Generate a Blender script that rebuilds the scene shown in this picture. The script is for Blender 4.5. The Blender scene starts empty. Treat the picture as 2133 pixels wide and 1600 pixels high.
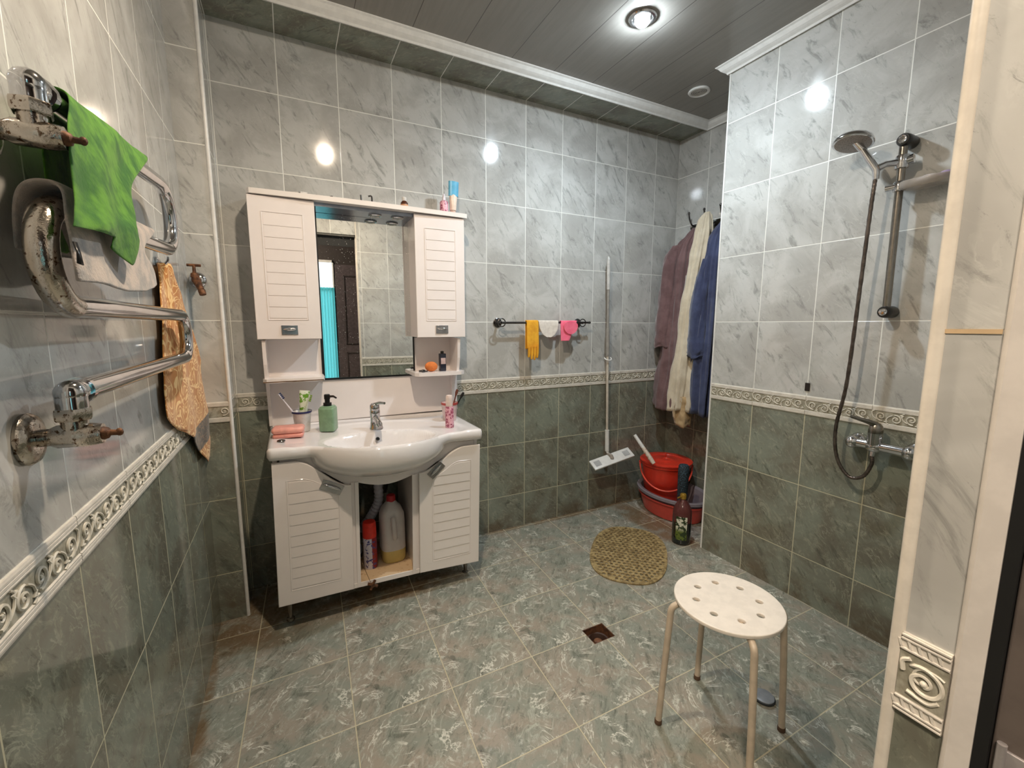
import bpy, bmesh, math, random
from mathutils import Vector, Matrix, noise as mnoise
random.seed(7)
PI = math.pi
SC = bpy.context.scene
COL = SC.collection
# ---------------------------------------------------------------- camera
FPX, PITCH, YAW, ROLL = 903.4, math.radians(7.762), math.radians(27.06), math.radians(.048)
CAMH = 1.273
Fv = Vector((math.sin(YAW)*math.cos(PITCH), math.cos(YAW)*math.cos(PITCH), -math.sin(PITCH)))
Rv0 = Vector((math.cos(YAW), -math.sin(YAW), 0)); Uv0 = Rv0.cross(Fv)
Rv = Rv0*math.cos(ROLL)+Uv0*math.sin(ROLL); Uv = -Rv0*math.sin(ROLL)+Uv0*math.cos(ROLL)
cam = bpy.data.cameras.new('camera'); co = bpy.data.objects.new('camera', cam); COL.objects.link(co)
cam.sensor_fit = 'HORIZONTAL'; cam.sensor_width = 36; cam.lens = FPX/2133*36; cam.clip_start = .01
M4 = Matrix((Rv, Uv, -Fv)).transposed().to_4x4(); M4.translation = Vector((0, 0, CAMH)); co.matrix_world = M4
SC.camera = co
def P(px, py, ax, v):
    """point of the plane (axis ax = v) seen at a pixel of the photograph"""
    d = Fv*FPX + Rv*(px-1066.5) - Uv*(py-800); o = Vector((0, 0, CAMH))
    return o + d*((v-o[ax])/d[ax])
# ---------------------------------------------------------------- world, exposure, lamps' powers
W = bpy.data.worlds.new('world'); SC.world = W; W.use_nodes = True
W.node_tree.nodes['Background'].inputs[0].default_value = (.75, .85, 1, 1)
W.node_tree.nodes['Background'].inputs[1].default_value = .25
SC.view_settings.view_transform = 'Standard'; SC.view_settings.look = 'None'
SC.view_settings.exposure = 1.88; SC.view_settings.gamma = 1
SC.view_settings.use_curve_mapping = False
COOL_POWER, WARM_POWER, HALL_FILL_POWER = 175.0, 205.0, 68.0      # glow of the spotlight bulbs and of the added hallway fill lamp
COOL_BEAM, WARM_BEAM = 12.0, 16.0                              # their beams, watts
COOL_POS, WARM_POS = (1.405, 1.546), (.318, .967)

# ================================================================ helpers
def lin(c):
    return tuple(((x/255)/12.92 if x/255 <= .04045 else ((x/255+.055)/1.055)**2.4) for x in c)
class NT:
    def __init__(s, name):
        s.m = bpy.data.materials.new(name); s.m.use_nodes = True; s.t = s.m.node_tree
        s.b = s.t.nodes['Principled BSDF']; s.L = s.t.links
    def n(s, typ, **kw):
        x = s.t.nodes.new(typ)
        for k, v in kw.items(): setattr(x, k, v)
        return x
    def put(s, sock, v):
        if isinstance(v, bpy.types.NodeSocket): s.L.new(v, sock)
        elif isinstance(v, (tuple, list)) and len(v) == 3 and len(getattr(sock, 'default_value', [0])) == 4: sock.default_value = (*v, 1)
        else: sock.default_value = v
    def m_(s, op, a, b=None, c=None, clamp=False):
        x = s.n('ShaderNodeMath', operation=op); x.use_clamp = clamp
        s.put(x.inputs[0], a)
        if b is not None: s.put(x.inputs[1], b)
        if c is not None: s.put(x.inputs[2], c)
        return x.outputs[0]
    def mix(s, f, a, b, blend='MIX'):
        x = s.n('ShaderNodeMix', data_type='RGBA', blend_type=blend)
        s.put(x.inputs[0], f); s.put(x.inputs[6], a); s.put(x.inputs[7], b)
        return x.outputs[2]
    def pos(s):
        g = s.n('ShaderNodeNewGeometry'); x = s.n('ShaderNodeSeparateXYZ'); s.L.new(g.outputs['Position'], x.inputs[0])
        return x.outputs
    def xyz(s, a, b, c):
        x = s.n('ShaderNodeCombineXYZ'); s.put(x.inputs[0], a); s.put(x.inputs[1], b); s.put(x.inputs[2], c); return x.outputs[0]
    def noise(s, vec, scale, detail=4, rough=.55, dist=0):
        x = s.n('ShaderNodeTexNoise'); s.put(x.inputs['Vector'], vec)
        x.inputs['Scale'].default_value = scale; x.inputs['Detail'].default_value = detail
        x.inputs['Roughness'].default_value = rough; x.inputs['Distortion'].default_value = dist
        return x.outputs[0]
    def map(s, v, a, b, c=0, d=1):
        x = s.n('ShaderNodeMapRange'); x.interpolation_type = 'SMOOTHSTEP'
        s.put(x.inputs[0], v); x.inputs[1].default_value = a; x.inputs[2].default_value = b
        x.inputs[3].default_value = c; x.inputs[4].default_value = d
        return x.outputs[0]
    def bump(s, h, strength, dist=.002):
        x = s.n('ShaderNodeBump'); x.inputs['Strength'].default_value = strength; x.inputs['Distance'].default_value = dist
        s.put(x.inputs['Height'], h); s.L.new(x.outputs[0], s.b.inputs['Normal'])
    def rotmap(s, vec, rz, scale):
        x = s.n('ShaderNodeMapping'); x.vector_type = 'TEXTURE'; s.put(x.inputs[0], vec); x.inputs['Rotation'].default_value = (0, 0, rz); x.inputs['Scale'].default_value = tuple(1/q for q in scale)
        return x.outputs[0]

def simple(name, rgb, rough=.5, metal=0, var=.06, nscale=30, bump=0, bscale=200, trans=0, alpha=1, sheen=0, coat=0, rgb2=None, rng=(.35, .65), ior=None, detail=4):
    k = NT(name); g = k.n('ShaderNodeTexCoord').outputs['Object']
    c = lin(rgb); nz = k.noise(g, nscale, detail, .6)
    c2 = lin(rgb2) if rgb2 else tuple(x*(1-var*3) for x in c)
    k.put(k.b.inputs['Base Color'], k.mix(k.map(nz, *rng), c2 if not rgb2 else c, c if not rgb2 else c2))
    k.b.inputs['Roughness'].default_value = rough; k.b.inputs['Metallic'].default_value = metal
    if bump: k.bump(k.noise(g, bscale, 3, .6), bump, .002)
    if trans: k.b.inputs['Transmission Weight'].default_value = trans
    if ior: k.b.inputs['IOR'].default_value = ior
    if alpha < 1: k.b.inputs['Alpha'].default_value = alpha
    if sheen: k.b.inputs['Sheen Weight'].default_value = sheen
    if coat: k.b.inputs['Coat Weight'].default_value = coat
    return k.m
def emis(name, rgb, s):
    k = NT(name); k.b.inputs['Base Color'].default_value = (0, 0, 0, 1)
    k.b.inputs['Emission Color'].default_value = (*rgb, 1); k.b.inputs['Emission Strength'].default_value = s
    return k.m

ROW, U = .3306, .2505
ZB0, ZB1 = .876, .959
def tile_mat(name, axis, u0, pitch=U, soffit=False, sg=1, zo=0):
    k = NT(name); p = k.pos(); uw = p[0] if axis == 'x' else p[1]; zw = p[1] if soffit else p[2]
    u = k.m_('DIVIDE', k.m_('SUBTRACT', uw, u0), pitch)
    up = k.m_('GREATER_THAN', zw, (ZB0+ZB1)/2) if not soffit else 1.0
    v1 = k.m_('DIVIDE', k.m_('SUBTRACT', zw, ZB1+zo if not soffit else 2.10), ROW)
    if soffit: v = v1
    else:
        v2 = k.m_('DIVIDE', k.m_('SUBTRACT', ZB0, zw), ROW)
        v = k.m_('ADD', k.m_('MULTIPLY', up, v1), k.m_('MULTIPLY', k.m_('SUBTRACT', 1, up), v2))
    fu, fv = k.m_('FRACT', u), k.m_('FRACT', v)
    du = k.m_('MULTIPLY', k.m_('MINIMUM', fu, k.m_('SUBTRACT', 1, fu)), pitch)
    dv = k.m_('MULTIPLY', k.m_('MINIMUM', fv, k.m_('SUBTRACT', 1, fv)), ROW)
    d = k.m_('MINIMUM', du, dv)
    grout = k.map(d, .0014, .0024, 1, 0)
    wn = k.n('ShaderNodeTexWhiteNoise'); wn.noise_dimensions = '3D'
    k.L.new(k.xyz(k.m_('FLOOR', u), k.m_('FLOOR', v), up), wn.inputs[0])
    off = k.n('ShaderNodeVectorMath', operation='SCALE'); k.L.new(wn.outputs['Color'], off.inputs[0]); off.inputs[3].default_value = 9
    ad = k.n('ShaderNodeVectorMath', operation='ADD'); k.L.new(k.xyz(k.m_('MULTIPLY', uw, sg), zw, 0), ad.inputs[0]); k.L.new(off.outputs[0], ad.inputs[1])
    vec = ad.outputs[0]; st = k.rotmap(vec, math.radians(-56), (.8, 2.4, 1)); st2 = k.rotmap(vec, math.radians(-46), (.9, 1.7, 1))
    n1 = k.noise(st, 10, 9, .70, .9); n2 = k.noise(vec, 4.5, 4, .6, .6); n3 = k.noise(st2, 8, 6, .6, 2.0); n4 = k.noise(st, 38, 9, .8, .8)
    vein = k.m_('MULTIPLY', k.map(k.m_('ABSOLUTE', k.m_('SUBTRACT', n3, .5)), 0, .03, 1, 0), k.map(k.noise(vec, 13, 3, .6), .42, .66))       # thin pale veins
    dk = k.map(n1, .52, .68, 0, 1); fl = k.map(n4, .58, .72, 0, 1)
    # upper pale marble
    a = k.mix(k.map(n2, .35, .65), lin((192, 192, 189)), lin((170, 169, 165)))
    a = k.mix(k.m_('MULTIPLY', dk, .75), a, lin((132, 133, 129))); a = k.mix(k.m_('MULTIPLY', fl, .75), a, lin((98, 97, 93)))
    a = k.mix(k.m_('MULTIPLY', vein, .32), a, lin((206, 207, 202)))
    # lower green marble
    b = k.mix(k.map(n2, .36, .64), lin((130, 136, 124)), lin((112, 110, 98)))
    b = k.mix(k.m_('MULTIPLY', dk, .65), b, lin((72, 76, 66))); b = k.mix(k.m_('MULTIPLY', fl, .8), b, lin((40, 42, 36)))
    b = k.mix(k.m_('MULTIPLY', k.map(k.noise(st2, 20, 9, .78, .8), .50, .70), .75), b, lin((158, 160, 142)))
    b = k.mix(k.m_('MULTIPLY', vein, .55), b, lin((170, 173, 156)))
    c = a if soffit is True else (b if soffit else k.mix(up, b, a))
    if not soffit:   # rust stain creeping up from the floor joints
        rs = k.m_('MULTIPLY', k.map(zw, .02, .16, 1, 0), k.map(k.noise(k.xyz(p[0], p[1], p[2]), 7, 5, .6), .42, .62))
        c = k.mix(k.m_('MULTIPLY', rs, .55), c, lin((84, 62, 34)))
    c = k.mix(grout, c, k.mix(up, lin((190, 186, 160)), lin((226, 226, 220))))
    k.put(k.b.inputs['Base Color'], c)
    k.put(k.b.inputs['Roughness'], k.m_('ADD', k.m_('MULTIPLY', grout, .35), .075))
    k.bump(k.m_('SUBTRACT', 1, grout), .5, .0012)
    k.b.inputs['Specular IOR Level'].default_value = .6
    return k.m

def floor_mat():
    k = NT('floor_tiles'); p = k.pos()
    x = k.m_('SUBTRACT', p[0], k.m_('MULTIPLY', k.m_('SUBTRACT', p[1], 1.3), .04)); T = .3235
    u = k.m_('DIVIDE', k.m_('SUBTRACT', x, .113), T); v = k.m_('DIVIDE', k.m_('SUBTRACT', p[1], .994), .3265)
    fu, fv = k.m_('FRACT', u), k.m_('FRACT', v)
    d = k.m_('MULTIPLY', k.m_('MINIMUM', k.m_('MINIMUM', fu, k.m_('SUBTRACT', 1, fu)), k.m_('MINIMUM', fv, k.m_('SUBTRACT', 1, fv))), T)
    grout = k.map(d, .0012, .0024, 1, 0)
    wn = k.n('ShaderNodeTexWhiteNoise'); wn.noise_dimensions = '2D'; k.L.new(k.xyz(k.m_('FLOOR', u), k.m_('FLOOR', v), 0), wn.inputs[0])
    off = k.n('ShaderNodeVectorMath', operation='SCALE'); k.L.new(wn.outputs['Color'], off.inputs[0]); off.inputs[3].default_value = .08
    ad = k.n('ShaderNodeVectorMath', operation='ADD'); k.L.new(k.xyz(k.m_('MULTIPLY', fu, T), k.m_('MULTIPLY', fv, T), 0), ad.inputs[0]); k.L.new(off.outputs[0], ad.inputs[1])
    vec = ad.outputs[0]; st = k.rotmap(vec, math.radians(52), (.9, 1.8, 1))
    n1 = k.noise(st, 11, 10, .74, 1.2); n2 = k.noise(vec, 5, 4, .6, .8); n3 = k.noise(vec, 6, 7, .62, 1.8); n4 = k.noise(st, 34, 9, .8, 1.0)
    a = k.mix(k.map(n2, .36, .62), lin((134, 138, 128)), lin((150, 142, 130)))
    a = k.mix(k.m_('MULTIPLY', k.map(n1, .5, .66), .65), a, lin((80, 84, 75)))
    a = k.mix(k.m_('MULTIPLY', k.map(n4, .54, .7), .65), a, lin((44, 47, 40)))
    a = k.mix(k.m_('MULTIPLY', k.map(k.noise(st, 19, 9, .78, 1.2), .50, .68), .75), a, lin((180, 184, 172)))
    a = k.mix(k.m_('MULTIPLY', k.m_('MULTIPLY', k.map(k.m_('ABSOLUTE', k.m_('SUBTRACT', n3, .5)), 0, .022, 1, 0), k.map(k.noise(vec, 11, 3, .6), .44, .64)), .9), a, lin((214, 213, 202)))
    # rust brown stains beside the left corner and along the walls
    def blob(cx, cy, rx, ry):
        q = k.m_('ADD', k.m_('POWER', k.m_('ABSOLUTE', k.m_('DIVIDE', k.m_('SUBTRACT', p[0], cx), rx)), 2), k.m_('POWER', k.m_('ABSOLUTE', k.m_('DIVIDE', k.m_('SUBTRACT', p[1], cy), ry)), 2))
        return k.map(q, .2, 1.2, 1, 0)
    pn = k.noise(k.xyz(p[0], p[1], 0), 9, 6, .65)
    s = k.m_('MAXIMUM', blob(-.2, 2.1, .3, .32), k.m_('MAXIMUM', blob(.35, 1.99, .5, .09), k.m_('MAXIMUM', blob(1.6, 2.32, .9, .05), k.m_('MAXIMUM', blob(-.336, 1.5, .035, .7), blob(2.02, 1.95, .12, .45)))))
    s = k.m_('MULTIPLY', s, k.map(pn, .3, .55))
    a = k.mix(k.m_('MULTIPLY', s, .72), a, lin((104, 76, 40)))
    a = k.mix(grout, a, lin((186, 178, 152)))
    k.put(k.b.inputs['Base Color'], a)
    k.put(k.b.inputs['Roughness'], k.m_('ADD', k.map(pn, .3, .7, .16, .30), k.m_('MULTIPLY', grout, .3)))
    k.bump(k.m_('ADD', k.m_('MULTIPLY', k.m_('SUBTRACT', 1, grout), 1.0), k.m_('MULTIPLY', n4, .25)), .45, .0015)
    return k.m

def ceil_mat():
    k = NT('ceiling_panels'); p = k.pos()
    u = k.m_('FRACT', k.m_('DIVIDE', k.m_('SUBTRACT', p[0], .559), .2415))
    d = k.m_('MULTIPLY', k.m_('MINIMUM', u, k.m_('SUBTRACT', 1, u)), .2415)
    seam = k.map(d, .0008, .0022, 1, 0)
    st = k.xyz(k.m_('MULTIPLY', p[0], 9), k.m_('MULTIPLY', p[1], .8), 0)
    c = k.mix(k.map(k.noise(st, 5, 5, .6, .5), .35, .65), lin((138, 134, 128)), lin((133, 129, 123)))
    k.put(k.b.inputs['Base Color'], k.mix(seam, c, lin((84, 80, 76))))
    k.b.inputs['Roughness'].default_value = .26
    k.bump(k.m_('SUBTRACT', 1, seam), .25, .001)
    return k.m

# ---- mesh builder
class MB:
    def __init__(s): s.v = []; s.f = []; s.mi = []; s.m = 0
    def add(s, vs, fs):
        o = len(s.v); s.v += [Vector(x) for x in vs]; s.f += [tuple(i+o for i in f) for f in fs]; s.mi += [s.m]*len(fs); return s
    def box(s, a, b, bev=0):
        x0, y0, z0 = (min(a[i], b[i]) for i in range(3)); x1, y1, z1 = (max(a[i], b[i]) for i in range(3))
        if bev <= 0:
            v = [(x0,y0,z0),(x1,y0,z0),(x1,y1,z0),(x0,y1,z0),(x0,y0,z1),(x1,y0,z1),(x1,y1,z1),(x0,y1,z1)]
            return s.add(v, [(0,3,2,1),(4,5,6,7),(0,1,5,4),(1,2,6,5),(2,3,7,6),(3,0,4,7)])
        bm = bmesh.new(); bmesh.ops.create_cube(bm, size=1)
        for q in bm.verts: q.co = Vector((x0+(q.co.x+.5)*(x1-x0), y0+(q.co.y+.5)*(y1-y0), z0+(q.co.z+.5)*(z1-z0)))
        bmesh.ops.bevel(bm, geom=bm.edges[:], offset=min(bev, .49*min(x1-x0, y1-y0, z1-z0)), segments=3, profile=.5, affect='EDGES')
        return s.bm(bm)
    def bm(s, bm, M=None):
        bm.verts.index_update(); vs = [(M @ q.co if M else q.co.copy()) for q in bm.verts]; fs = [tuple(x.index for x in f.verts) for f in bm.faces]; bm.free()
        return s.add(vs, fs)
    def rings(s, R, cap0=True, cap1=True, closed=True):
        n = len(R[0]); vs = [p for r in R for p in r]; fs = []
        for i in range(len(R)-1):
            for j in range(n if closed else n-1):
                a = i*n+j; b = i*n+(j+1) % n; fs.append((a, b, b+n, a+n))
        if closed and cap0: fs.append(tuple(reversed(range(n))))
        if closed and cap1: fs.append(tuple(range((len(R)-1)*n, len(R)*n)))
        return s.add(vs, fs)
    def tube(s, path, r, n=12, caps=True):
        path = [Vector(p) for p in path]; N = len(path); rr = r if isinstance(r, (list, tuple)) else [r]*N
        T = []
        for i in range(N):
            d = (path[min(i+1, N-1)]-path[max(i-1, 0)]); T.append(d.normalized() if d.length > 1e-9 else Vector((0, 0, 1)))
        a = T[0].orthogonal().normalized(); R = []
        for i in range(N):
            if i: a = (a - T[i]*a.dot(T[i])); a = a.normalized() if a.length > 1e-6 else T[i].orthogonal().normalized()
            b = T[i].cross(a)
            R.append([path[i]+(a*math.cos(t)+b*math.sin(t))*rr[i] for t in (2*PI*j/n for j in range(n))])
        return s.rings(R, caps, caps)
    def cyl(s, a, b, r, r2=None, n=24): return s.tube([a, b], [r, r if r2 is None else r2], n)
    def lathe(s, prof, c, axis=(0, 0, 1), n=28, caps=(True, True)):
        ax = Vector(axis).normalized(); a = ax.orthogonal().normalized(); b = ax.cross(a); c = Vector(c)
        R = [[c+ax*h+(a*math.cos(t)+b*math.sin(t))*max(r, 1e-5) for t in (2*PI*j/n for j in range(n))] for r, h in prof]
        return s.rings(R, *caps)
    def ell(s, c, r, n=16, m=10, M=None):
        R = []
        for i in range(m+1):
            t = PI*i/m
            R.append([Vector((r[0]*max(math.sin(t), 1e-4)*math.cos(q), r[1]*max(math.sin(t), 1e-4)*math.sin(q), -r[2]*math.cos(t))) for q in (2*PI*j/n for j in range(n))])
        c = Vector(c); R = [[c+(M @ p if M else p) for p in q] for q in R]
        return s.rings(R)
    def poly(s, pts, d, flip=False):           # pts 3D planar outline, extruded by vector d
        n = len(pts); pts = [Vector(p) for p in pts]; d = Vector(d)
        return s.add(pts+[p+d for p in pts], [tuple(range(n)), tuple(reversed(range(n, 2*n)))]+[(i, i+n, (i+1) % n+n, (i+1) % n) for i in range(n)])
    def grid(s, rows):
        n = len(rows[0]); return s.add([p for r in rows for p in r], [(i*n+j, i*n+j+1, (i+1)*n+j+1, (i+1)*n+j) for i in range(len(rows)-1) for j in range(n-1)])
    def curve2d(s, loops, depth, M, bev=0):    # filled outline(s) with holes, extruded along local z, placed with M
        cu = bpy.data.curves.new('t', 'CURVE'); cu.dimensions = '2D'; cu.fill_mode = 'BOTH'; cu.extrude = depth/2
        cu.bevel_depth = bev; cu.bevel_resolution = 2
        for lp in loops:
            sp = cu.splines.new('POLY'); sp.points.add(len(lp)-1)
            for i, q in enumerate(lp): sp.points[i].co = (q[0], q[1], 0, 1)
            sp.use_cyclic_u = True
        ob = bpy.data.objects.new('t', cu); COL.objects.link(ob); bpy.context.view_layer.update()
        me = ob.to_mesh(); s.add([M @ v.co for v in me.vertices], [tuple(p.vertices) for p in me.polygons]); ob.to_mesh_clear()
        bpy.data.objects.remove(ob); bpy.data.curves.remove(cu); return s
    def xf(s, M):
        s.v = [M @ p for p in s.v]; return s
    def build(s, name, mat, parent=None, smooth=True, ang=40, solid=0, subsurf=0, weld=False):
        me = bpy.data.meshes.new(name)
        o0 = Vector((0, 0, 0))
        if parent:
            q = parent
            while q: o0 += q.location; q = q.parent
        me.from_pydata([tuple(p-o0) for p in s.v], [], s.f)
        mats = mat if isinstance(mat, list) else [mat]
        for q in mats: me.materials.append(q)
        if len(mats) > 1: me.polygons.foreach_set('material_index', s.mi)
        bm = bmesh.new(); bm.from_mesh(me)
        if weld: bmesh.ops.remove_doubles(bm, verts=bm.verts, dist=1e-5)
        bmesh.ops.recalc_face_normals(bm, faces=bm.faces); bm.to_mesh(me); bm.free()
        if smooth:
            me.polygons.foreach_set('use_smooth', [True]*len(me.polygons)); me.set_sharp_from_angle(angle=math.radians(ang))
        ob = bpy.data.objects.new(name, me); COL.objects.link(ob)
        if parent: ob.parent = parent
        if solid:
            md = ob.modifiers.new('s', 'SOLIDIFY'); md.thickness = solid; md.offset = 0
        if subsurf:
            md = ob.modifiers.new('u', 'SUBSURF'); md.levels = subsurf; md.render_levels = subsurf
        return ob
def tag(o, label, cat, group=None):
    o['label'] = label; o['category'] = cat
    if group: o['group'] = group
    return o
def thing(name, label, cat, loc, group=None):
    o = bpy.data.objects.new(name, None); COL.objects.link(o); o.location = loc; o.empty_display_size = .05
    return tag(o, label, cat, group)
def struct(o): o['kind'] = 'structure'; return o
def relocate(o, loc):     # move the origin of a single-mesh thing to its base
    loc = Vector(loc); o.data.transform(Matrix.Translation(-loc)); o.location = loc; return o
def arc(c, r, a0, a1, n, e1, e2):
    c = Vector(c); e1 = Vector(e1); e2 = Vector(e2)
    return [c+e1*r*math.cos(a0+(a1-a0)*i/n)+e2*r*math.sin(a0+(a1-a0)*i/n) for i in range(n+1)]
def bez(p, n=24):         # Catmull-Rom through points
    p = [Vector(q) for q in p]; q = [p[0]*2-p[1]]+p+[p[-1]*2-p[-2]]; o = []
    m = max(2, n//(len(p)-1))
    for i in range(1, len(q)-2):
        for j in range(m):
            t = j/m; a, b, c, d = q[i-1:i+3]
            o.append(.5*((2*b)+(c-a)*t+(2*a-5*b+4*c-d)*t*t+(3*b-a-3*c+d)*t**3))
    return o+[p[-1]]
def resample(pl, n):
    pl = [Vector(p) for p in pl]; L = [0]
    for i in range(1, len(pl)): L.append(L[-1]+(pl[i]-pl[i-1]).length)
    o = []
    for k in range(n):
        t = L[-1]*k/(n-1); i = 1
        while i < len(L)-1 and L[i] < t: i += 1
        o.append(pl[i-1].lerp(pl[i], (t-L[i-1])/max(L[i]-L[i-1], 1e-9)))
    return o
def loft(rows, n=24, sub=6, disp=None):
    R = [resample(r, n) for r in rows]; cols = [bez([r[j] for r in R], sub*(len(R)-1)) for j in range(n)]
    G = [[cols[j][i] for j in range(n)] for i in range(len(cols[0]))]
    if disp:
        m = len(G)
        G = [[p+disp(j/(n-1), i/(m-1), p) for j, p in enumerate(r)] for i, r in enumerate(G)]
    return G

# ================================================================ materials
M_back = tile_mat('tiles_back', 'x', .0205); M_left = tile_mat('tiles_left', 'y', 1.185-.2505*4); M_right = tile_mat('tiles_right', 'y', 1.357, sg=-1)
M_alc = tile_mat('tiles_alcove', 'y', 2.07, sg=-1); M_plain = tile_mat('tiles_pilaster', 'x', -.60, .5); M_side = tile_mat('tiles_pilaster_side', 'y', 1.95, .6)
M_soff = tile_mat('tiles_soffit', 'x', .0205, U, 2)
M_reveal = tile_mat('tiles_reveal', 'y', 0, .6, sg=-1, zo=-.0221)
M_south = tile_mat('tiles_south', 'x', .83)
M_floor = floor_mat(); M_ceil = ceil_mat()
M_trim = simple('white_pvc', (226, 225, 222), .3, var=.03); M_ttrim = simple('cream_tile_trim', (222, 214, 202), .25, var=.04)
M_bord = simple('border_cream', (222, 216, 206), .3, var=.05); M_bband = simple('border_band', (176, 172, 158), .35, rgb2=(140, 136, 120), nscale=60)
M_scroll = simple('border_scroll', (226, 220, 206), .35, var=.08)
M_white = simple('white_lacquer', (238, 230, 228), .16, var=.015, nscale=4)
M_dirty = simple('white_lacquer_stained', (236, 229, 225), .2, rgb2=(206, 184, 150), nscale=2.4, rng=(.58, .8))
M_cer = simple('ceramic', (232, 228, 228), .06, var=.01, nscale=3, coat=.5)
M_chip = simple('chipboard', (206, 178, 142), .8, rgb2=(150, 104, 62), nscale=40, rng=(.55, .75))
M_edge = simple('worn_edge', (120, 92, 66), .8, var=.15)
M_chrome = simple('chrome', (214, 214, 216), .09, 1, var=.04, nscale=20)
M_chromeold = simple('pitted_chrome', (196, 188, 178), .16, 1, rgb2=(96, 74, 54), nscale=150, rng=(.56, .66), bump=.25, bscale=220)
M_steel = simple('brushed_steel', (150, 144, 136), .24, 1, var=.08)
M_dkchrome = simple('dark_chrome', (110, 108, 108), .18, 1, var=.1)
M_rust = simple('rusty_brass', (126, 84, 54), .6, .4, rgb2=(70, 44, 30), nscale=60, bump=.5)
M_black = simple('black_plastic', (22, 21, 22), .3, var=.1)
M_blackr = simple('black_rubber_and_gap', (14, 14, 14), .7)
M_mirror = NT('mirror_glass'); M_mirror.b.inputs['Metallic'].default_value = 1; M_mirror.b.inputs['Base Color'].default_value = (.86, .88, .87, 1)
M_mirror.put(M_mirror.b.inputs['Roughness'], M_mirror.map(M_mirror.noise(M_mirror.n('ShaderNodeTexCoord').outputs['Object'], 210, 2, .5), .70, .74, .004, .5)); M_mirror = M_mirror.m
def cloth(name, rgb, rgb2, nscale=14, bump=.5, bscale=320, rng=(.35, .65), sheen=.35): return simple(name, rgb, .92, rgb2=rgb2, nscale=nscale, rng=rng, bump=bump, bscale=bscale, sheen=sheen)
M_green = cloth('green_microfibre', (36, 92, 20), (84, 136, 36), 22, .8, 90, sheen=.08); M_grey = cloth('grey_terry', (140, 136, 134), (184, 170, 160), 26, .9, 240)
M_brown = cloth('brown_terry', (116, 88, 88), (98, 72, 72), 12); M_cream = cloth('cream_terry', (214, 202, 180), (196, 182, 158), 10); M_blue = cloth('blue_terry', (62, 70, 102), (48, 54, 84), 12)
M_stool = simple('cream_powder_coat', (222, 214, 204), .38, var=.03)
M_stleg = simple('beige_tube_paint', (196, 180, 160), .35, var=.05)

# ================================================================ room shell
XL, XR, XA, YB, YN, YS, H = -.336, 2.046, 2.49, 2.32, .187, 1.602, 2.555
T = .1
def box_struct(name, a, b, mat, bev=0): return struct(MB().box(a, b, bev).build(name, mat, smooth=False))
# floor with a square drain hole
HX0, HX1, HY0, HY1 = 1.02, 1.125, 1.262, 1.35
fb = MB()
xs = [-1.6, HX0, HX1, 3.0]; ys = [-2.6, HY0, HY1, 2.5]
for i in range(3):
    for j in range(3):
        if (i, j) != (1, 1): fb.box((xs[i], ys[j], -.08), (xs[i+1], ys[j+1], 0))
fl_ = fb.build('floor', M_floor, smooth=False); struct(fl_)
box_struct('wall_back', (XL-.1, YB, 0), (XA+.1, YB+T, H+.05), M_back)
box_struct('wall_left', (XL-T, .085, 0), (XL, YB, H+.05), M_left)
box_struct('wall_alcove', (XA, YS, 0), (XA+T, YB, H+.05), M_alc)
box_struct('wall_right', (XR, .0, 0), (XA+T, YS, H+.05), M_right)
pm = MB(); pm.m = 0; pm.box((XL, 2.10, 0), (-.2335, YB, H)); 
pl = pm.build('wall_pilaster', [M_plain, M_side], smooth=False); struct(pl)
for f in pl.data.polygons:
    if abs(f.normal.x) > .5: f.material_index = 1
# entrance wall with the door opening x -.26 .. .547
OX0, OX1, OZ = -.26, .547, 2.10
wn = MB(); wn.box((OX1, .14, 0), (XR, YN-.002, H)); wn.box((XL, .14, OZ), (OX1, YN-.002, H)); wn.box((XL, .14, 0), (OX0, YN-.002, OZ))
wno = wn.build('wall_entrance', [M_south, M_reveal], smooth=False); struct(wno)
for f in wno.data.polygons:
    if abs(f.normal.x) > .5: f.material_index = 1
hm = simple('hall_plaster', (96, 88, 82), .8); hd = simple('hall_dark_wall', (58, 50, 47), .6)
wh = MB(); wh.box((OX1+.055, .0, 0), (XR, .139, 2.6)); wh.box((-1.3, .0, OZ), (OX1, .139, 2.6)); wh.box((-1.3, .0, 0), (OX0-.02, .139, OZ))
struct(wh.build('wall_hall_near', hm, smooth=False))
# ceiling, soffit
box_struct('ceiling', (XL-.1, .0, H), (XA+.1, 2.10, H+.1), M_ceil)
box_struct('ceiling_soffit', (XL, 2.10, 2.53), (XA, YB, H+.1), M_soff)
# white moldings (cove profile, swept with mitred ends)
def molding(name, a, b, inward, mitre0=0, mitre1=0):
    a, b, w = Vector(a), Vector(b), Vector(inward); d = (b-a).normalized()
    prof = [(0, 0), (.012, -.004), (.016, .004), (.026, .010), (.034, .016), (.044, .030), (.052, .034), (.056, .04), (0, .04)]
    R = [[a+w*p+Vector((0, 0, q))+d*(p*mitre0) for p, q in prof], [b+w*p+Vector((0, 0, q))+d*(p*mitre1) for p, q in prof]]
    return struct(MB().rings(R).build(name, M_trim, smooth=False))
ZM = 2.518
molding('trim_1', (-.336, 2.10, ZM), (XA, 2.10, ZM), (0, -1, 0), 0, -1)
molding('trim_2', (XA, YS, ZM), (XA, 2.10, ZM), (-1, 0, 0), 0, -1)
molding('trim_3', (XR, .187, ZM), (XR, YS, ZM), (-1, 0, 0), 0, 1)
molding('trim_4', (XR, YS, ZM), (XA, YS, ZM), (0, 1, 0), -1, 0)
molding('trim_5', (XL, .187, ZM), (XL, 2.10, ZM), (1, 0, 0), 0, -1)
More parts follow.
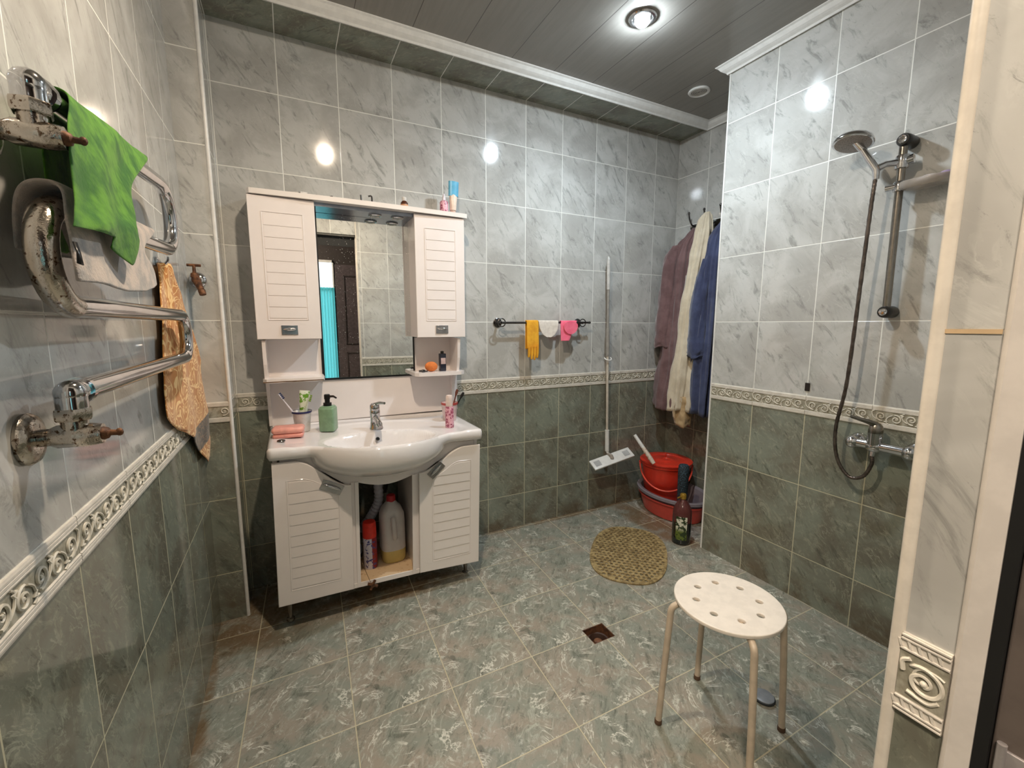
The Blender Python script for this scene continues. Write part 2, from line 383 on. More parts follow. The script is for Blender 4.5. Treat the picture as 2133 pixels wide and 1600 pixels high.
# tile corner beads
def bead(name, x, y, r=.006, z1=H, mat=M_ttrim): return struct(MB().tube([(x, y, 0), (x, y, z1)], r, 10).build(name, mat))
bead('trim_6', -.2345, 2.101, .0075, 2.53, M_trim); bead('trim_7', XR, YS, .005, 2.52, M_trim); bead('trim_8', OX1+.001, YN-.002, .006, 2.53)
# ---- decorative border strips (relief)
def spiral(c, eu, ev, r0, turns, sgn, a0, n=22):
    return [Vector(c)+(Vector(eu)*math.cos(a0+sgn*t*turns*2*PI)+Vector(ev)*math.sin(a0+sgn*t*turns*2*PI))*r0*(1-.82*t) for t in (i/n for i in range(n+1))]
def border(name, o, eu, nrm, L, uoff):
    """o: corner at z=ZB0 on the wall face; eu along the wall; nrm into the room; uoff: distance to the first tile joint"""
    o, eu, nrm = Vector(o), Vector(eu), Vector(nrm); ez = Vector((0, 0, 1)); h = ZB1-ZB0
    prof = [(0, 0), (.0035, 0), (.0045, .004), (.0045, .007), (.003, .008), (.0045, .009), (.0045, .013), (.003, .014), (.0045, .015), (.0045, .017), (.0018, .0185),
            (.0018, h-.0185), (.0045, h-.017), (.0045, h-.015), (.003, h-.014), (.0045, h-.013), (.0045, h-.009), (.003, h-.008), (.0045, h-.007), (.0045, h-.004), (.0035, h), (0, h)]
    mb = MB(); js = [0]; u = uoff
    while u < L-.003:
        if u > .003: js.append(u)
        u += U
    js.append(L)
    for a, b in zip(js, js[1:]):
        a2, b2 = (a+.0009 if a else a), (b-.0009 if b < L else b)
        R = [[o+eu*t+nrm*p+ez*q for p, q in prof] for t in (a2, b2)]
        n = len(prof); base = len(mb.v); mb.v += R[0]+R[1]
        for i in range(n-1): mb.f.append((base+i, base+i+1, base+n+i+1, base+n+i)); mb.mi.append(1 if i == 10 else 0)
        mb.f.append(tuple(base+i for i in range(n))); mb.mi.append(0); mb.f.append(tuple(base+n+i for i in reversed(range(n)))); mb.mi.append(0)
    bo = mb.build(name, [M_bord, M_bband], smooth=False); struct(bo)
    sc = MB()
    for ti in range(-1, int(L/U)+2):
        t0 = uoff+ti*U
        if t0 > L: break
        for k, (cu, sg, up) in enumerate([(.030, 1, 1), (.078, -1, -1), (.125, 1, 1), (.172, -1, -1), (.220, 1, 1)]):
            uc = t0+cu
            if uc < .004 or uc > L-.004: continue
            c = o+eu*uc+nrm*.0035+ez*(h/2+up*.003)
            sc.tube(spiral(c, eu*sg, ez*up, .0175, 1.45, 1, -1.9), [.0024]*16+[.002]*7, 5)
            sc.ell(c, (.003, .003, .003), 6, 4)
            if uc+.03 < L and uc-.03 > 0:
                sc.tube(bez([c+eu*.012-ez*up*.014, c+eu*.026-ez*up*.004, c+eu*.030+ez*up*.014, c+eu*.022+ez*up*.020], 8), [.0012]+[.0026]*5+[.0018]*2+[.001]*2 if False else .0019, 5)
                sc.tube([c-eu*.016-ez*up*.010, c-eu*.022-ez*up*.017, c-eu*.012-ez*up*.019], .0021, 5)
    so = sc.build('scroll_relief', M_scroll, bo)
    return bo
border('trim_9', (-.2335, YB, ZB0), (1, 0, 0), (0, -1, 0), XA+.2335, (.0205-(-.2335)) % U)
border('trim_10', (XL, .187, ZB0), (0, 1, 0), (1, 0, 0), 2.10-.187, (1.185-.187) % U)
border('trim_11', (XR, .187, ZB0), (0, 1, 0), (-1, 0, 0), YS-.187-.003, (1.357-.187) % U)
border('trim_12', (XL, 2.10, ZB0), (1, 0, 0), (0, -1, 0), .098, .3)
border('trim_13', (XA, YS, ZB0), (0, 1, 0), (-1, 0, 0), YB-YS, (2.07-YS) % U)
border('trim_14', (OX1+.008, YN-.002, ZB0), (1, 0, 0), (0, 1, 0), XR-OX1-.01, .03)
# the big scroll decor piece on the door reveal
def reveal_decor():
    x = OX1-.0005; y0, y1 = .142, .180; z0, z1 = ZB0-.002, ZB1+.002
    mb = MB(); mb.box((x+.003, y0, z0), (x-.0025, y1, z1))
    for z in (z0+.002, z0+.006, z0+.0165, z1-.002, z1-.006, z1-.0165): mb.box((x-.002, y0, z-.0011), (x-.0045, y1, z+.0011), .0005)
    for zc in (z0+.0112, z1-.0112):
        for k in range(5):
            yy = y0+.005+k*.0078; mb.poly([(x-.002, yy, zc-.0035), (x-.002, yy+.0022, zc-.0035), (x-.002, yy+.0046, zc+.0035), (x-.002, yy+.0024, zc+.0035)], (-.0022, 0, 0))
    b = mb.build('trim_15', M_bord, smooth=False); struct(b)
    bg = MB().box((x-.002, y0, z0+.019), (x-.0028, y1, z1-.019)).build('decor_field', M_bband, b, smooth=False)
    c = Vector((x-.0035, (y0+y1)/2-.002, (z0+z1)/2)); ey, ez = Vector((0, 1, 0)), Vector((0, 0, 1)); sc = MB()
    sc.tube(spiral(c, ey, ez, .017, 1.6, 1, .8, 40), [.0010]+[.0022]*25+[.0016]*15, 6)
    sc.tube(spiral(c, ey, ez, .0195, .5, -1, 2.4, 16), .0012, 6); sc.ell(c, (.003, .0035, .0035), 8, 6)
    sc.tube(bez([c+ey*.017+ez*.004, c+ey*.018+ez*.014, c+ey*.012+ez*.019], 8), .0022, 6)
    sc.tube(bez([c-ey*.012-ez*.012, c-ey*.004-ez*.0185, c+ey*.012-ez*.016], 8), .002, 6)
    sc.build('scroll_relief', M_scroll, b)
reveal_decor()
# grout line of the reveal, door casing, black strip for the shadowed gap, door leaf
M_cas = simple('casing_white', (216, 209, 202), .3, var=.03)
cs = MB(); R = []
for z in (0, 2.09):
    R.append([Vector((x, y, z)) for x, y in [(.56, .141), (.546, .1415), (.542, .1395), (.540, .1365), (.541, .133), (.545, .124), (.546, .1215), (.56, .1215)]])
cs.rings(R); cs.box((OX0, .1215, 2.09), (.56, .141, OZ+.012), .003); cs.box((OX0-.012, .1215, 0), (OX0+.006, .141, 2.09), .003)
struct(cs.build('trim_16', M_cas, ang=30))
struct(MB().box((.5475, .112, 0), (.56, .1212, 2.09)).box((.565, .112, 2.0), (OX0, .1212, 2.09)).build('trim_17', M_blackr, smooth=False))  # black strips put in for the shadow inside the door frame gap
struct(MB().box((OX1-.001, .1425, 1.2655), (OX1+.002, .181, 1.2695)).build('trim_18', simple('yellowed_grout', (206, 178, 140), .7), smooth=False))
struct(MB().box((.552, .0, .0), (.60, .1115, 2.09), .002).build('trim_19', simple('jamb_grey', (104, 94, 88), .5), smooth=False))
door = MB().box((.556, -.045, .01), (1.30, -.004, 2.0), .002).build('door_1', simple('door_dark_grey', (70, 62, 58), .5, var=.1), smooth=False); struct(door)
dh = MB().box((.549, .078, .86), (.5525, .108, .895), .001); dh.tube([(.549, .1045, .855), (.549, .1045, .90)], .0035, 10)
dh.build('hinge', simple('hinge_grey', (176, 170, 170), .4, .5), door)
# ---- hallway beyond the door, seen in the mirror
box_struct('wall_hall_far', (-1.3, -1.62, 0), (2.1, -1.5, 2.6), hd); box_struct('wall_hall_left', (-1.4, -1.62, 0), (-1.3, .139, 2.6), hm); box_struct('wall_hall_right', (2.1, -1.62, 0), (2.2, .139, 2.6), hm)
box_struct('ceiling_hall', (-1.4, -1.62, 2.6), (2.2, .139, 2.7), hm)
d2 = MB().box((.455, -1.5, .01), (1.14, -1.46, 2.03), .003).build('door_2', simple('brown_door_paint', (92, 82, 84), .4, var=.1), smooth=False); struct(d2)
fr = MB()
for z0, z1 in ((.18, .92), (1.02, 1.90)):
    for a, b in (((.55, z0), (1.04, z0+.018)), ((.55, z1-.018), (1.04, z1)), ((.55, z0), (.568, z1)), ((1.022, z0), (1.04, z1))): fr.box((a[0], -1.462, a[1]), (b[0], -1.450, b[1]), .004)
fr.build('panel_molding', simple('brown_door_molding', (60, 52, 52), .4), d2)
w1 = MB().box((.20, -1.499, .5), (.425, -1.49, 2.05)).build('window_1', emis('daylight_pane', (.85, .96, 1), .5), smooth=False); struct(w1)
wf = MB()
for a, b in (((.17, .47), (.20, 2.08)), ((.425, .47), (.44, 2.08)), ((.17, 2.05), (.44, 2.08)), ((.17, .47), (.44, .5)), ((.17, 1.70), (.44, 1.73))): wf.box((a[0], -1.5, a[1]), (b[0], -1.475, b[1]))
wf.build('window_frame', M_trim, w1, smooth=False)
cm = NT('teal_curtain_cloth'); cm.b.inputs['Base Color'].default_value = (*lin((110, 200, 205)), 1); cm.b.inputs['Roughness'].default_value = .8; cm.b.inputs['Transmission Weight'].default_value = .0
tr = cm.n('ShaderNodeBsdfTranslucent'); tr.inputs[0].default_value = (*lin((120, 212, 216)), 1); mx = cm.n('ShaderNodeMixShader'); mx.inputs[0].default_value = .8
outn = cm.t.nodes['Material Output']; cm.L.new(cm.b.outputs[0], mx.inputs[1]); cm.L.new(tr.outputs[0], mx.inputs[2]); cm.L.new(mx.outputs[0], outn.inputs[0])
tag(MB().grid([[Vector((.24+.20*i/40, -1.455+.012*math.sin(i*.9), z)) for i in range(41)] for z in (.3, 1.74)]).build('curtain', cm.m), 'turquoise curtain over the hallway window, seen in the mirror', 'curtain')
hl = thing('added_hall_fill_lamp', 'unseen round fill lamp added on the hallway ceiling behind the door', 'lamp', (-.45, -.45, 2.6))  # added out of view to fill the room with light through the doorway
MB().lathe([(.1, 0), (.1, -.02), (.09, -.025)], (-.45, -.45, 2.6)).build('fill_lamp_base', M_trim, hl)
MB().ell((-.45, -.45, 2.57), (.14, .14, .05)).build('fill_lamp_shade', emis('hall_fill_glow', (1, .85, .68), HALL_FILL_POWER), hl)

# ================================================================ ceiling lamps
def downlight(name, label, x, y, color, power, lit=True, group=None, beam=0):
    t = thing(name, label, 'ceiling light' if lit else 'vent', (x, y, H), group)
    MB().lathe([(.056, 0), (.058, -.004), (.054, -.009), (.045, -.010), (.041, -.006), (.040, .006)], (x, y, H), caps=(False, False), n=40).build('trim_ring', M_chrome if lit else M_trim, t)
    if lit:
        MB().lathe([(.040, 0), (.037, .002)], (x, y, H-.003), caps=(True, True)).build('reflector', M_chrome, t)
        MB().ell((x, y, H-.012), (.031, .031, .024), 24, 12).build('bulb', emis('bulb_'+name, color, power), t)
        L = bpy.data.lights.new('spot_beam', 'SPOT'); L.energy = beam; L.color = color; L.shadow_soft_size = .032; L.spot_size = math.radians(168); L.spot_blend = .7
        lo = bpy.data.objects.new('spot_beam', L); COL.objects.link(lo); lo.parent = t; lo.location = (0, 0, -.045)
    else:
        v = MB().lathe([(.041, 0), (.040, -.003)], (x, y, H-.002)).build('vent_disc', simple('vent_grey', (150, 146, 142), .5), t)
        g = MB()
        for r in (.010, .018, .026, .034): g.tube(arc((x, y, H-.006), r, 0, 2*PI, 28, (1, 0, 0), (0, 1, 0)), .0012, 5)
        g.build('grille', M_trim, v)
    return t
downlight('recessed_spotlight', 'lit recessed spotlight with cool blue-white glow in the panelled ceiling', *COOL_POS, (.80, .92, 1), COOL_POWER, beam=COOL_BEAM)
downlight('recessed_spotlight', 'warm lit ceiling spotlight, seen only as a glow mirrored in the tiles', *WARM_POS, (1, .82, .62), WARM_POWER, beam=WARM_BEAM)
downlight('ceiling_vent', 'unlit round white vent in the ceiling next to the shower wall corner', 2.10, 1.84, None, 0, False)
#PART2
# ================================================================ vanity unit
VZ = .787; TILT = .02; VX = .33
vr = thing('vanity_cabinet', 'white washbasin cabinet with louvred doors and an open middle bay standing on small feet', 'cabinet', (VX, 1.9, 0)); vr.rotation_euler = (0, TILT, 0)
sr = thing('washbasin', 'white ceramic washbasin with bowed front set on the louvred cabinet', 'washbasin', (VX, 1.9, 0)); sr.rotation_euler = (0, TILT, 0)
def zt(x, z=VZ): return z-TILT*(x-VX)
CX0, CX1, CF = -.105, .772, 1.90      # cabinet sides, front plane
B = MB()
B.box((CX0, CF+.018, .118), (CX0+.016, YB-.015, .728)); B.box((CX1-.016, CF+.018, .118), (CX1, YB-.015, .728))
B.box((.184, CF+.002, .118), (.200, YB-.05, .60)); B.box((.462, CF+.002, .118), (.478, YB-.05, .60))
B.box((CX0+.016, YB-.03, .118), (.184, YB-.015, .728)); B.box((.478, YB-.03, .118), (CX1-.016, YB-.015, .728))
B.box((CX0, CF+.018, .118), (.184, YB-.02, .134)); B.box((.478, CF+.018, .118), (CX1, YB-.02, .134))
B.build('body', M_white, vr, smooth=False)
MB().box((.200, CF+.004, .118), (.462, YB-.05, .134)).build('bay_shelf', M_chip, vr, smooth=False)
MB().box((.184, CF-.001, .114), (.478, CF+.004, .136), .001).build('shelf_edging', M_dirty, vr, smooth=False)
# curved apron under the basin
ap = [(-.08, .735), (-.08, .69), (.0, .69), (.08, .66), (.17, .59), (.20, .60)]+[(.20+.262*i/16, .60-.030*math.sin(PI*i/16)) for i in range(1, 16)]+[(.462, .60), (.50, .60), (.56, .64), (.64, .68), (.75, .68), (.75, .728)]
MB().poly([(x, CF+.006, z) for x, z in ap], (0, .012, 0)).build('apron', M_white, vr, smooth=False)
def door_leaf(name, outer, x_in, side):
    """outer: outline (x,z) in the front plane; louvres inside"""
    mb = MB(); Mx = Matrix(((1, 0, 0, 0), (0, 0, -1, 0), (0, 1, 0, 0), (0, 0, 0, 1))); Mx.translation = Vector((0, CF-.008, 0))
    mb.curve2d([outer], .010, Mx, .003)
    return mb
def arch(x, xa, xb, za, zb):     # ogee: za at xa to zb at xb
    t = min(max((x-xa)/(xb-xa), 0), 1); return za+(zb-za)*(t*t*(3-2*t))
oL = [(CX0, .122), (.182, .124), (.182, .592)]+[(x, arch(x, .182, -.03, .592, .722)) for x in [.182-.212*i/14 for i in range(1, 15)]]+[(CX0, .722)]
oR = [(CX1, .112), (CX1, .706)]+[(x, arch(x, .480, .70, .602, .706)) for x in [.70-.22*i/14 for i in range(0, 15)]]+[(.480, .124)]
def louvres(x0, x1, z0, ztop, up):
    mb = MB(); y = CF-.0155; n = 9; hh = .0455
    for i in range(n):
        a = z0+i*hh; b = a+hh-.0022
        # wedge slat: flush on top, proud at the bottom edge
        mb.rings([[Vector((x, y+.001, a)), Vector((x, y-.0018, a+.001)), Vector((x, y-.0021, a+.0025)), Vector((x, y-.0006, b)), Vector((x, y+.001, b))] for x in (x0, x1)])
    zz = z0+n*hh; pts = [(x0, zz), (x1, zz)]+[(x1+(x0-x1)*i/14, max(up(x1+(x0-x1)*i/14), zz+.002)) for i in range(15)]
    mb.poly([(x, y+.001, z) for x, z in pts], (0, -.003, 0)); return mb
dL = door_leaf('door', oL, .19, -1); dLo = dL.build('door', M_white, vr, ang=30)
louvres(-.052, .128, .185, .60, lambda x: arch(x, .135, .0, .592, .640)).build('louvre_panel', M_white, dLo, smooth=False)
rim = MB()
def frame_line(pts, r, par): MB().tube([(x, CF-.0145, z) for x, z in pts]+[(pts[0][0], CF-.0145, pts[0][1])], r, 6).build('panel_frame', M_white, par)
frame_line([(-.058, .179), (.134, .179), (.134, .588)]+[(x, arch(x, .140, -.01, .590, .648)) for x in [.134-.144*i/10 for i in range(1, 11)]]+[(-.058, .648)], .0028, dLo)
dR = door_leaf('door', oR, .47, 1).build('door', M_dirty, vr, ang=30)
louvres(.545, .722, .172, .6, lambda x: arch(x, .545, .67, .585, .632)).build('louvre_panel', M_dirty, dR, smooth=False)
frame_line([(.539, .166), (.728, .166), (.728, .640)]+[(x, arch(x, .545, .67, .58, .640)) for x in [.67-.131*i/10 for i in range(0, 11)]], .0028, dR)
def handle(cx, cz, y, ang, w, h, par):
    """square chrome plate with a domed, cut out grip"""
    M = Matrix.Translation((cx, y, cz)) @ Matrix.Rotation(ang, 4, 'Y')
    mb = MB(); outer = [(-w, -h), (w, -h), (w, h), (-w, h)]
    Mx = Matrix(((1, 0, 0, 0), (0, 0, -1, 0), (0, 1, 0, 0), (0, 0, 0, 1)))
    mb.curve2d([[(x, z) for x, z in outer]], .004, M @ Mx, .0012)
    o = mb.build('handle', simple('handle_nickel', (176, 174, 176), .22, .9), par, ang=30)
    g = MB(); R = []
    for i in range(13):
        t = -1+2*i/12; s = math.sqrt(max(1-t*t, .02))
        R.append([M @ Vector((t*w*.85, -.004-.011*s*math.sin(a)*1.0, .35*h*math.cos(a)*s+h*.15)) for a in [PI*j/8 for j in range(9)]])
    g.rings(R, closed=False); g.build('grip', M_chrome, o, solid=.001)
handle(.108, .598, CF-.0175, math.radians(27), .043, .020, dLo)
handle(.556, .612, CF-.0175, math.radians(-44), .040, .018, dR)
def foot(x, y, h):
    MB().lathe([(.016, h-.004), (.016, h)], (x, y, 0)).lathe([(.009, .014), (.0105, .05), (.012, h-.004)], (x, y, 0)).lathe([(.014, 0), (.0165, .004), (.015, .012), (.010, .016)], (x, y, 0)).build('foot', M_steel, vr)
for x, y in ((-.068, 1.965), (.742, 1.985), (-.068, 2.24), (.742, 2.24)):
    foot(x, y, .118)
MB().box((.20, CF-.004, .60), (.215, CF+.001, .118)).box((.447, CF-.004, .60), (.462, CF+.001, .118)).build('bay_stile', M_white, vr, smooth=False)
# ---- basin
SX0, SX1, SB = -.122, .786, YB-.004
def yf(x):
    t = (x-.325)/.30; b = 0 if abs(t) >= 1 else (1-abs(t)**2.2)**1.3
    cr = .0
    e = min(x-SX0, SX1-x)
    if e < .02: cr = .02-math.sqrt(max(.0004-(.02-e)**2, 0))
    return 1.868-.122*b+cr
def ztop(x, y):
    r = math.sqrt(((x-.320)/.232)**2+((y-1.905)/.126)**2); z = VZ
    if r < 1.12:
        q = min(r/1.0, 1); z -= .115*(1-q**2.6)**.8 if r < 1 else 0
        if .98 < r < 1.12: z -= .002*math.sin((r-.98)/.14*PI)
    if y > SB-.02: z += .012*min((y-SB+.02)/.012, 1)
    ry = math.sqrt(((x-.325)/.40)**2+((y-1.98)/.26)**2)
    z -= .004*max(0, min(1, (1.02-ry)/.08)) * (1 if r >= 1 else 1)
    return z
def zbot(x, y):
    r = math.sqrt(((x-.32)/.30)**2+((y-1.97)/.235)**2); z = VZ-.05
    return z-(.128*math.sqrt(1-r*r) if r < 1 else 0)
nx, ny = 110, 56; top, bot = [], []
xsn = [SX0+(SX1-SX0)*(i/nx) for i in range(nx+1)]
for j in range(ny+1):
    t = (j/ny); top.append([Vector((x, yf(x)+(SB-yf(x))*t, 0)) for x in xsn])
def rnd(p, z):                # round the outer top edge
    d = min(p.y-yf(p.x), p.x-SX0, SX1-p.x); r = .012
    return z-(r-math.sqrt(max(r*r-(r-d)**2, 0)) if d < r else 0)
def rndb(p, z):
    d = min(p.y-yf(p.x), p.x-SX0, SX1-p.x); r = .014
    return z+(r-math.sqrt(max(r*r-(r-d)**2, 0)) if d < r else 0)
tp = [[Vector((p.x, p.y, rnd(p, ztop(p.x, p.y)))) for p in r] for r in top]
bt = [[Vector((p.x, p.y, rndb(p, zbot(p.x, p.y)))) for p in r] for r in top]
sb = MB().grid(tp).grid(bt)
def edge(G): return G[0]+[r[-1] for r in G[1:]]+list(reversed(G[-1]))[1:]+[r[0] for r in reversed(G[1:-1])]
e1, e2 = edge(tp), edge(bt); sb.rings([e1, e2], False, False)
bso = sb.build('basin', M_cer, sr, ang=55, weld=True)
MB().lathe([(.0095, 0), (.0095, .003), (.007, .003), (.0068, -.002)], (.318, 2.010, .752), (0, -.75, .65)).build('overflow_ring', M_dkchrome, sr)
MB().lathe([(.0067, .0022)]*1+[(.0001, .0022)], (.318, 2.010, .752), (0, -.75, .65)).build('overflow_hole', M_blackr, sr)
MB().lathe([(.022, 0), (.022, .003), (.016, .004)], (.318, 1.905, .672)).build('drain_plug', M_chrome, sr)
# raised soap ledge line around the basin deck
MB().tube(arc((.325, 1.98, VZ-.0035), 1, math.radians(12), math.radians(168), 40, (.40, 0, 0), (0, .26, 0)), .0022, 6).build('deck_ridge', M_cer, sr)
# ---- faucet
FX, FY = .338, 2.085; fz = zt(FX)-.003
ft = thing('basin_faucet', 'chrome single-lever mixer tap behind the washbasin bowl', 'faucet', (FX, FY, fz))
MB().lathe([(.027, 0), (.027, .006), (.024, .010), (.022, .04), (.023, .075), (.024, .085), (.020, .095), (.006, .100)], (FX, FY, fz)).build('body', M_chrome, ft)
MB().tube(bez([(FX, FY-.005, fz+.045), (FX, FY-.04, fz+.052), (FX+.002, FY-.09, fz+.040), (FX+.003, FY-.115, fz+.028)], 16), [.017]*6+[.0145]*6+[.012]*10, 14).build('spout', M_chrome, ft)
MB().lathe([(.021, .086), (.023, .10), (.022, .115), (.014, .124)], (FX, FY, fz)).tube([(FX, FY, fz+.116), (FX+.018, FY-.03, fz+.128), (FX+.035, FY-.06, fz+.130)], [.010, .008, .006], 10).build('lever', M_chrome, ft)

# ---- back panel with shelves under the mirror cabinet
bp = thing('basin_backboard', 'white splash board behind the washbasin with two small side shelves', 'panel', (.35, YB, .80))
MB().box((-.108, YB-.02, .80), (.826, YB-.003, 1.205)).build('board', M_white, bp, smooth=False)
def curvy(x0, x1, y0, y1, z):   # shelf with rounded outer corner
    return None
s1 = MB().poly([(-.115, YB-.02, 1.018), (-.115, 2.19, 1.018), (-.10, 2.165, 1.018), (.02, 2.152, 1.018), (.125, 2.17, 1.018), (.136, 2.19, 1.018), (.136, YB-.02, 1.018)], (0, 0, .017)).build('shelf', M_dirty, bp, ang=30)
MB().box((-.113, 2.1505, 1.021), (.13, 2.1525, 1.0255)).build('chipped_edge', M_edge, s1, smooth=False)
MB().poly([(.558, YB-.02, 1.012), (.558, 2.18, 1.012), (.575, 2.158, 1.012), (.70, 2.150, 1.012), (.80, 2.158, 1.012), (.826, 2.185, 1.012), (.826, YB-.02, 1.012)], (0, 0, .018)).build('shelf', M_white, bp, ang=30)
def side_panel(x):
    pts = [(2.165, 1.205), (2.30, 1.205), (2.30, .80), (2.292, .80), (2.285, .86), (2.262, .95), (2.235, 1.012), (2.19, 1.03), (2.172, 1.10)]
    MB().poly([(x, y, z) for y, z in pts], (.014, 0, 0)).build('side_panel', M_white, bp, smooth=False)
side_panel(.786); side_panel(-.108)

# ================================================================ mirror cabinet
mc = thing('mirror_cabinet', 'white wall cabinet with central mirror between two louvred doors and a lit-less canopy shelf', 'cabinet', (.35, YB, 1.21))
mc['label'] = 'white wall cabinet with central mirror between two louvred doors above the washbasin'
MF = 2.155
MB().poly([(x, y, 1.808) for x, y in [(-.122, YB-.003), (-.122, MF+.005), (-.112, MF-.010)]+[(-.10+.92*i/20, MF-.012-.012*math.sin(PI*i/20)) for i in range(21)]+[(.838, MF-.010), (.846, MF+.005), (.846, YB-.003)]], (0, 0, .021)).build('top_board', M_dirty, mc, ang=30)
def upcab(x0, x1):
    b = MB(); b.box((x0, MF+.012, 1.212), (x0+.014, YB-.004, 1.806)); b.box((x1-.014, MF+.012, 1.212), (x1, YB-.004, 1.806))
    b.box((x0+.014, MF+.012, 1.212), (x1-.014, YB-.004, 1.226)); b.box((x0+.014, MF+.012, 1.792), (x1-.014, YB-.004, 1.806)); b.box((x0+.014, YB-.01, 1.226), (x1-.014, YB-.004, 1.792))
    b.build('side_cabinet', M_white, mc, smooth=False)
    Mx = Matrix(((1, 0, 0, 0), (0, 0, -1, 0), (0, 1, 0, 0), (0, 0, 0, 1))); Mx.translation = Vector((0, MF+.005, 0))
    d = MB().curve2d([[(x0, 1.213), (x1, 1.213), (x1, 1.802), (x0, 1.802)]], .010, Mx, .003).build('door', M_white, mc, ang=30)
    lx0, lx1, z0, z1 = x0+.052, x1-.052, 1.300, 1.735; n = 9; hh = (z1-z0)/n; y = MF-.0028; l = MB()
    for i in range(n):
        a = z0+i*hh; bb = a+hh-.0022
        l.rings([[Vector((x, y+.001, a)), Vector((x, y-.0018, a+.001)), Vector((x, y-.0021, a+.0025)), Vector((x, y-.0006, bb)), Vector((x, y+.001, bb))] for x in (lx0, lx1)])
    l.build('louvre_panel', M_white, d, smooth=False)
    MB().tube([(lx0-.006, y, z0-.006), (lx1+.006, y, z0-.006), (lx1+.006, y, z1+.006), (lx0-.006, y, z1+.006), (lx0-.006, y, z0-.006)], .0026, 6).build('panel_frame', M_white, d)
    handle((x0+x1)/2, 1.250, MF-.0045, 0, .031, .019, d)
upcab(-.120, .128); upcab(.573, .822)
MB().box((.133, YB-.022, 1.010), (.145, YB-.028, 1.80)).box((.579, YB-.022, 1.010), (.589, YB-.028, 1.80)).box((.133, YB-.022, 1.004), (.589, YB-.028, 1.0135)).build('mirror_frame', M_black, mc, smooth=False)
MB().box((.128, YB-.022, 1.20), (.589, YB-.004, 1.80)).build('mirror_backing', M_white, mc, smooth=False)
mmr = MB().poly([(.145, YB-.0225, 1.0135), (.145, YB-.0245, 1.0135), (.579, YB-.0308, 1.0135), (.579, YB-.0225, 1.0135)], (0, 0, .7815)).build('mirror', M_mirror, mc, smooth=False)
cp = MB().box((.129, MF+.02, 1.792), (.572, YB-.03, 1.8075)).build('canopy', M_chrome if False else simple('canopy_grey', (150, 158, 172), .18, .6), mc, smooth=False)
for x in (.40, .505):
    c_ = (x, MF+.068, 1.792); l_ = MB().lathe([(.030, 0), (.031, -.004), (.026, -.007), (.021, -.005)], c_, caps=(False, False)).build('canopy_light', M_chrome, cp)
    MB().lathe([(.021, -.003), (.012, -.001)], c_).build('light_glass', simple('frosted', (170, 176, 178), .3), l_)

# ================================================================ small things around the basin
def bottle_lathe(prof, x, y, z): return MB().lathe(prof, (x, y, z), n=24)
def soap_dispenser():
    x, y = .137, 2.125; z = zt(x)-.001; t = thing('soap_dispenser', 'square sage-green soap dispenser with black pump on the washbasin', 'soap dispenser', (x, y, z)); t.rotation_euler = (0, 0, math.radians(-22))
    t2 = MB().box((x-.033, y-.033, z), (x+.033, y+.033, z+.110), .007); t2.box((x-.028, y-.028, z+.106), (x+.028, y+.028, z+.116), .005).build('bottle', simple('sage_ceramic', (130, 164, 132), .3), t)
    MB().lathe([(.018, .114), (.018, .130), (.011, .131), (.011, .146), (.013, .147), (.013, .166), (.010, .169)], (x, y, z)).tube([(x, y, z+.158), (x+.03, y-.006, z+.160), (x+.044, y-.009, z+.152)], [.006, .005, .004], 8).build('pump', M_black, t)
soap_dispenser()
def brush(name, label, base, top, col, bcol, fork=False, group=None):
    base, top = Vector(base), Vector(top); t = thing(name, label, 'toothbrush', base, group); d = (top-base).normalized()
    MB().tube([base, base.lerp(top, .5), base.lerp(top, .8), top], [.0045, .0048, .003, .0045], 8).build('handle', simple('brush_'+name, col, .3), t)
    side = d.cross(Vector((0, 1, 0))).normalized(); c = top-d*.010
    mb = MB()
    for i in range(4): mb.cyl(c-d*(.008*i-.008), c-d*(.008*i-.008)-side*.011, .0035, .0038, 6)
    mb.build('bristles', simple('bristle', bcol, .8), t)
cupx, cupy = .030, 2.165; cz = zt(cupx)-.001
ct = thing('tumbler', 'white plastic tumbler holding toothbrushes and toothpaste behind the pink soap dish', 'cup', (cupx, cupy, cz))
MB().lathe([(.030, 0), (.031, .003), (.039, .088), (.041, .091), (.038, .092), (.0365, .088), (.029, .006)], (cupx, cupy, cz), caps=(True, True)).build('cup_body', simple('white_plastic', (232, 228, 226), .3), ct)
MB().lathe([(.0405, .084), (.0425, .086), (.0425, .093), (.040, .093)], (cupx, cupy, cz), caps=(False, False)).build('rim', simple('navy', (46, 46, 96), .4), ct)
brush('toothbrush', 'white and blue toothbrush leaning left out of the white tumbler', (cupx+.010, cupy, cz+.012), (cupx-.088, cupy-.02, cz+.178), (222, 216, 224), (60, 72, 110))
brush('toothbrush', 'white toothbrush with green grip beside the toothpaste tube in the tumbler', (cupx-.006, cupy-.01, cz+.012), (cupx+.036, cupy-.018, cz+.165), (214, 222, 208), (120, 152, 50))
def tube_item(name, label, base, top, wdt, mat, capm, cat='tube', cap_at='base'):
    base, top = Vector(base), Vector(top); d = (top-base); L = d.length; dn = d.normalized(); s = dn.cross(Vector((0, 1, 0))).normalized(); f = s.cross(dn)
    t = thing(name, label, cat, base); R = []
    for i in range(11):
        u = i/10; a = wdt*(.62+.38*u); b = wdt*.62*(1-u)**.6+.0012
        R.append([base+dn*(L*(.16+.84*u))+s*a*math.cos(q)+f*b*math.sin(q) for q in (2*PI*j/16 for j in range(16))])
    MB().rings(R).build('tube_body', mat, t)
    MB().tube([base, base+dn*L*.155], [wdt*.55, wdt*.52], 14).build('cap', capm, t)
    return t
M_tpg = simple('toothpaste_green_white', (226, 232, 214), .35, rgb2=(106, 158, 46), nscale=38, rng=(.52, .56)); M_capw = simple('cap_white', (226, 222, 218), .35)
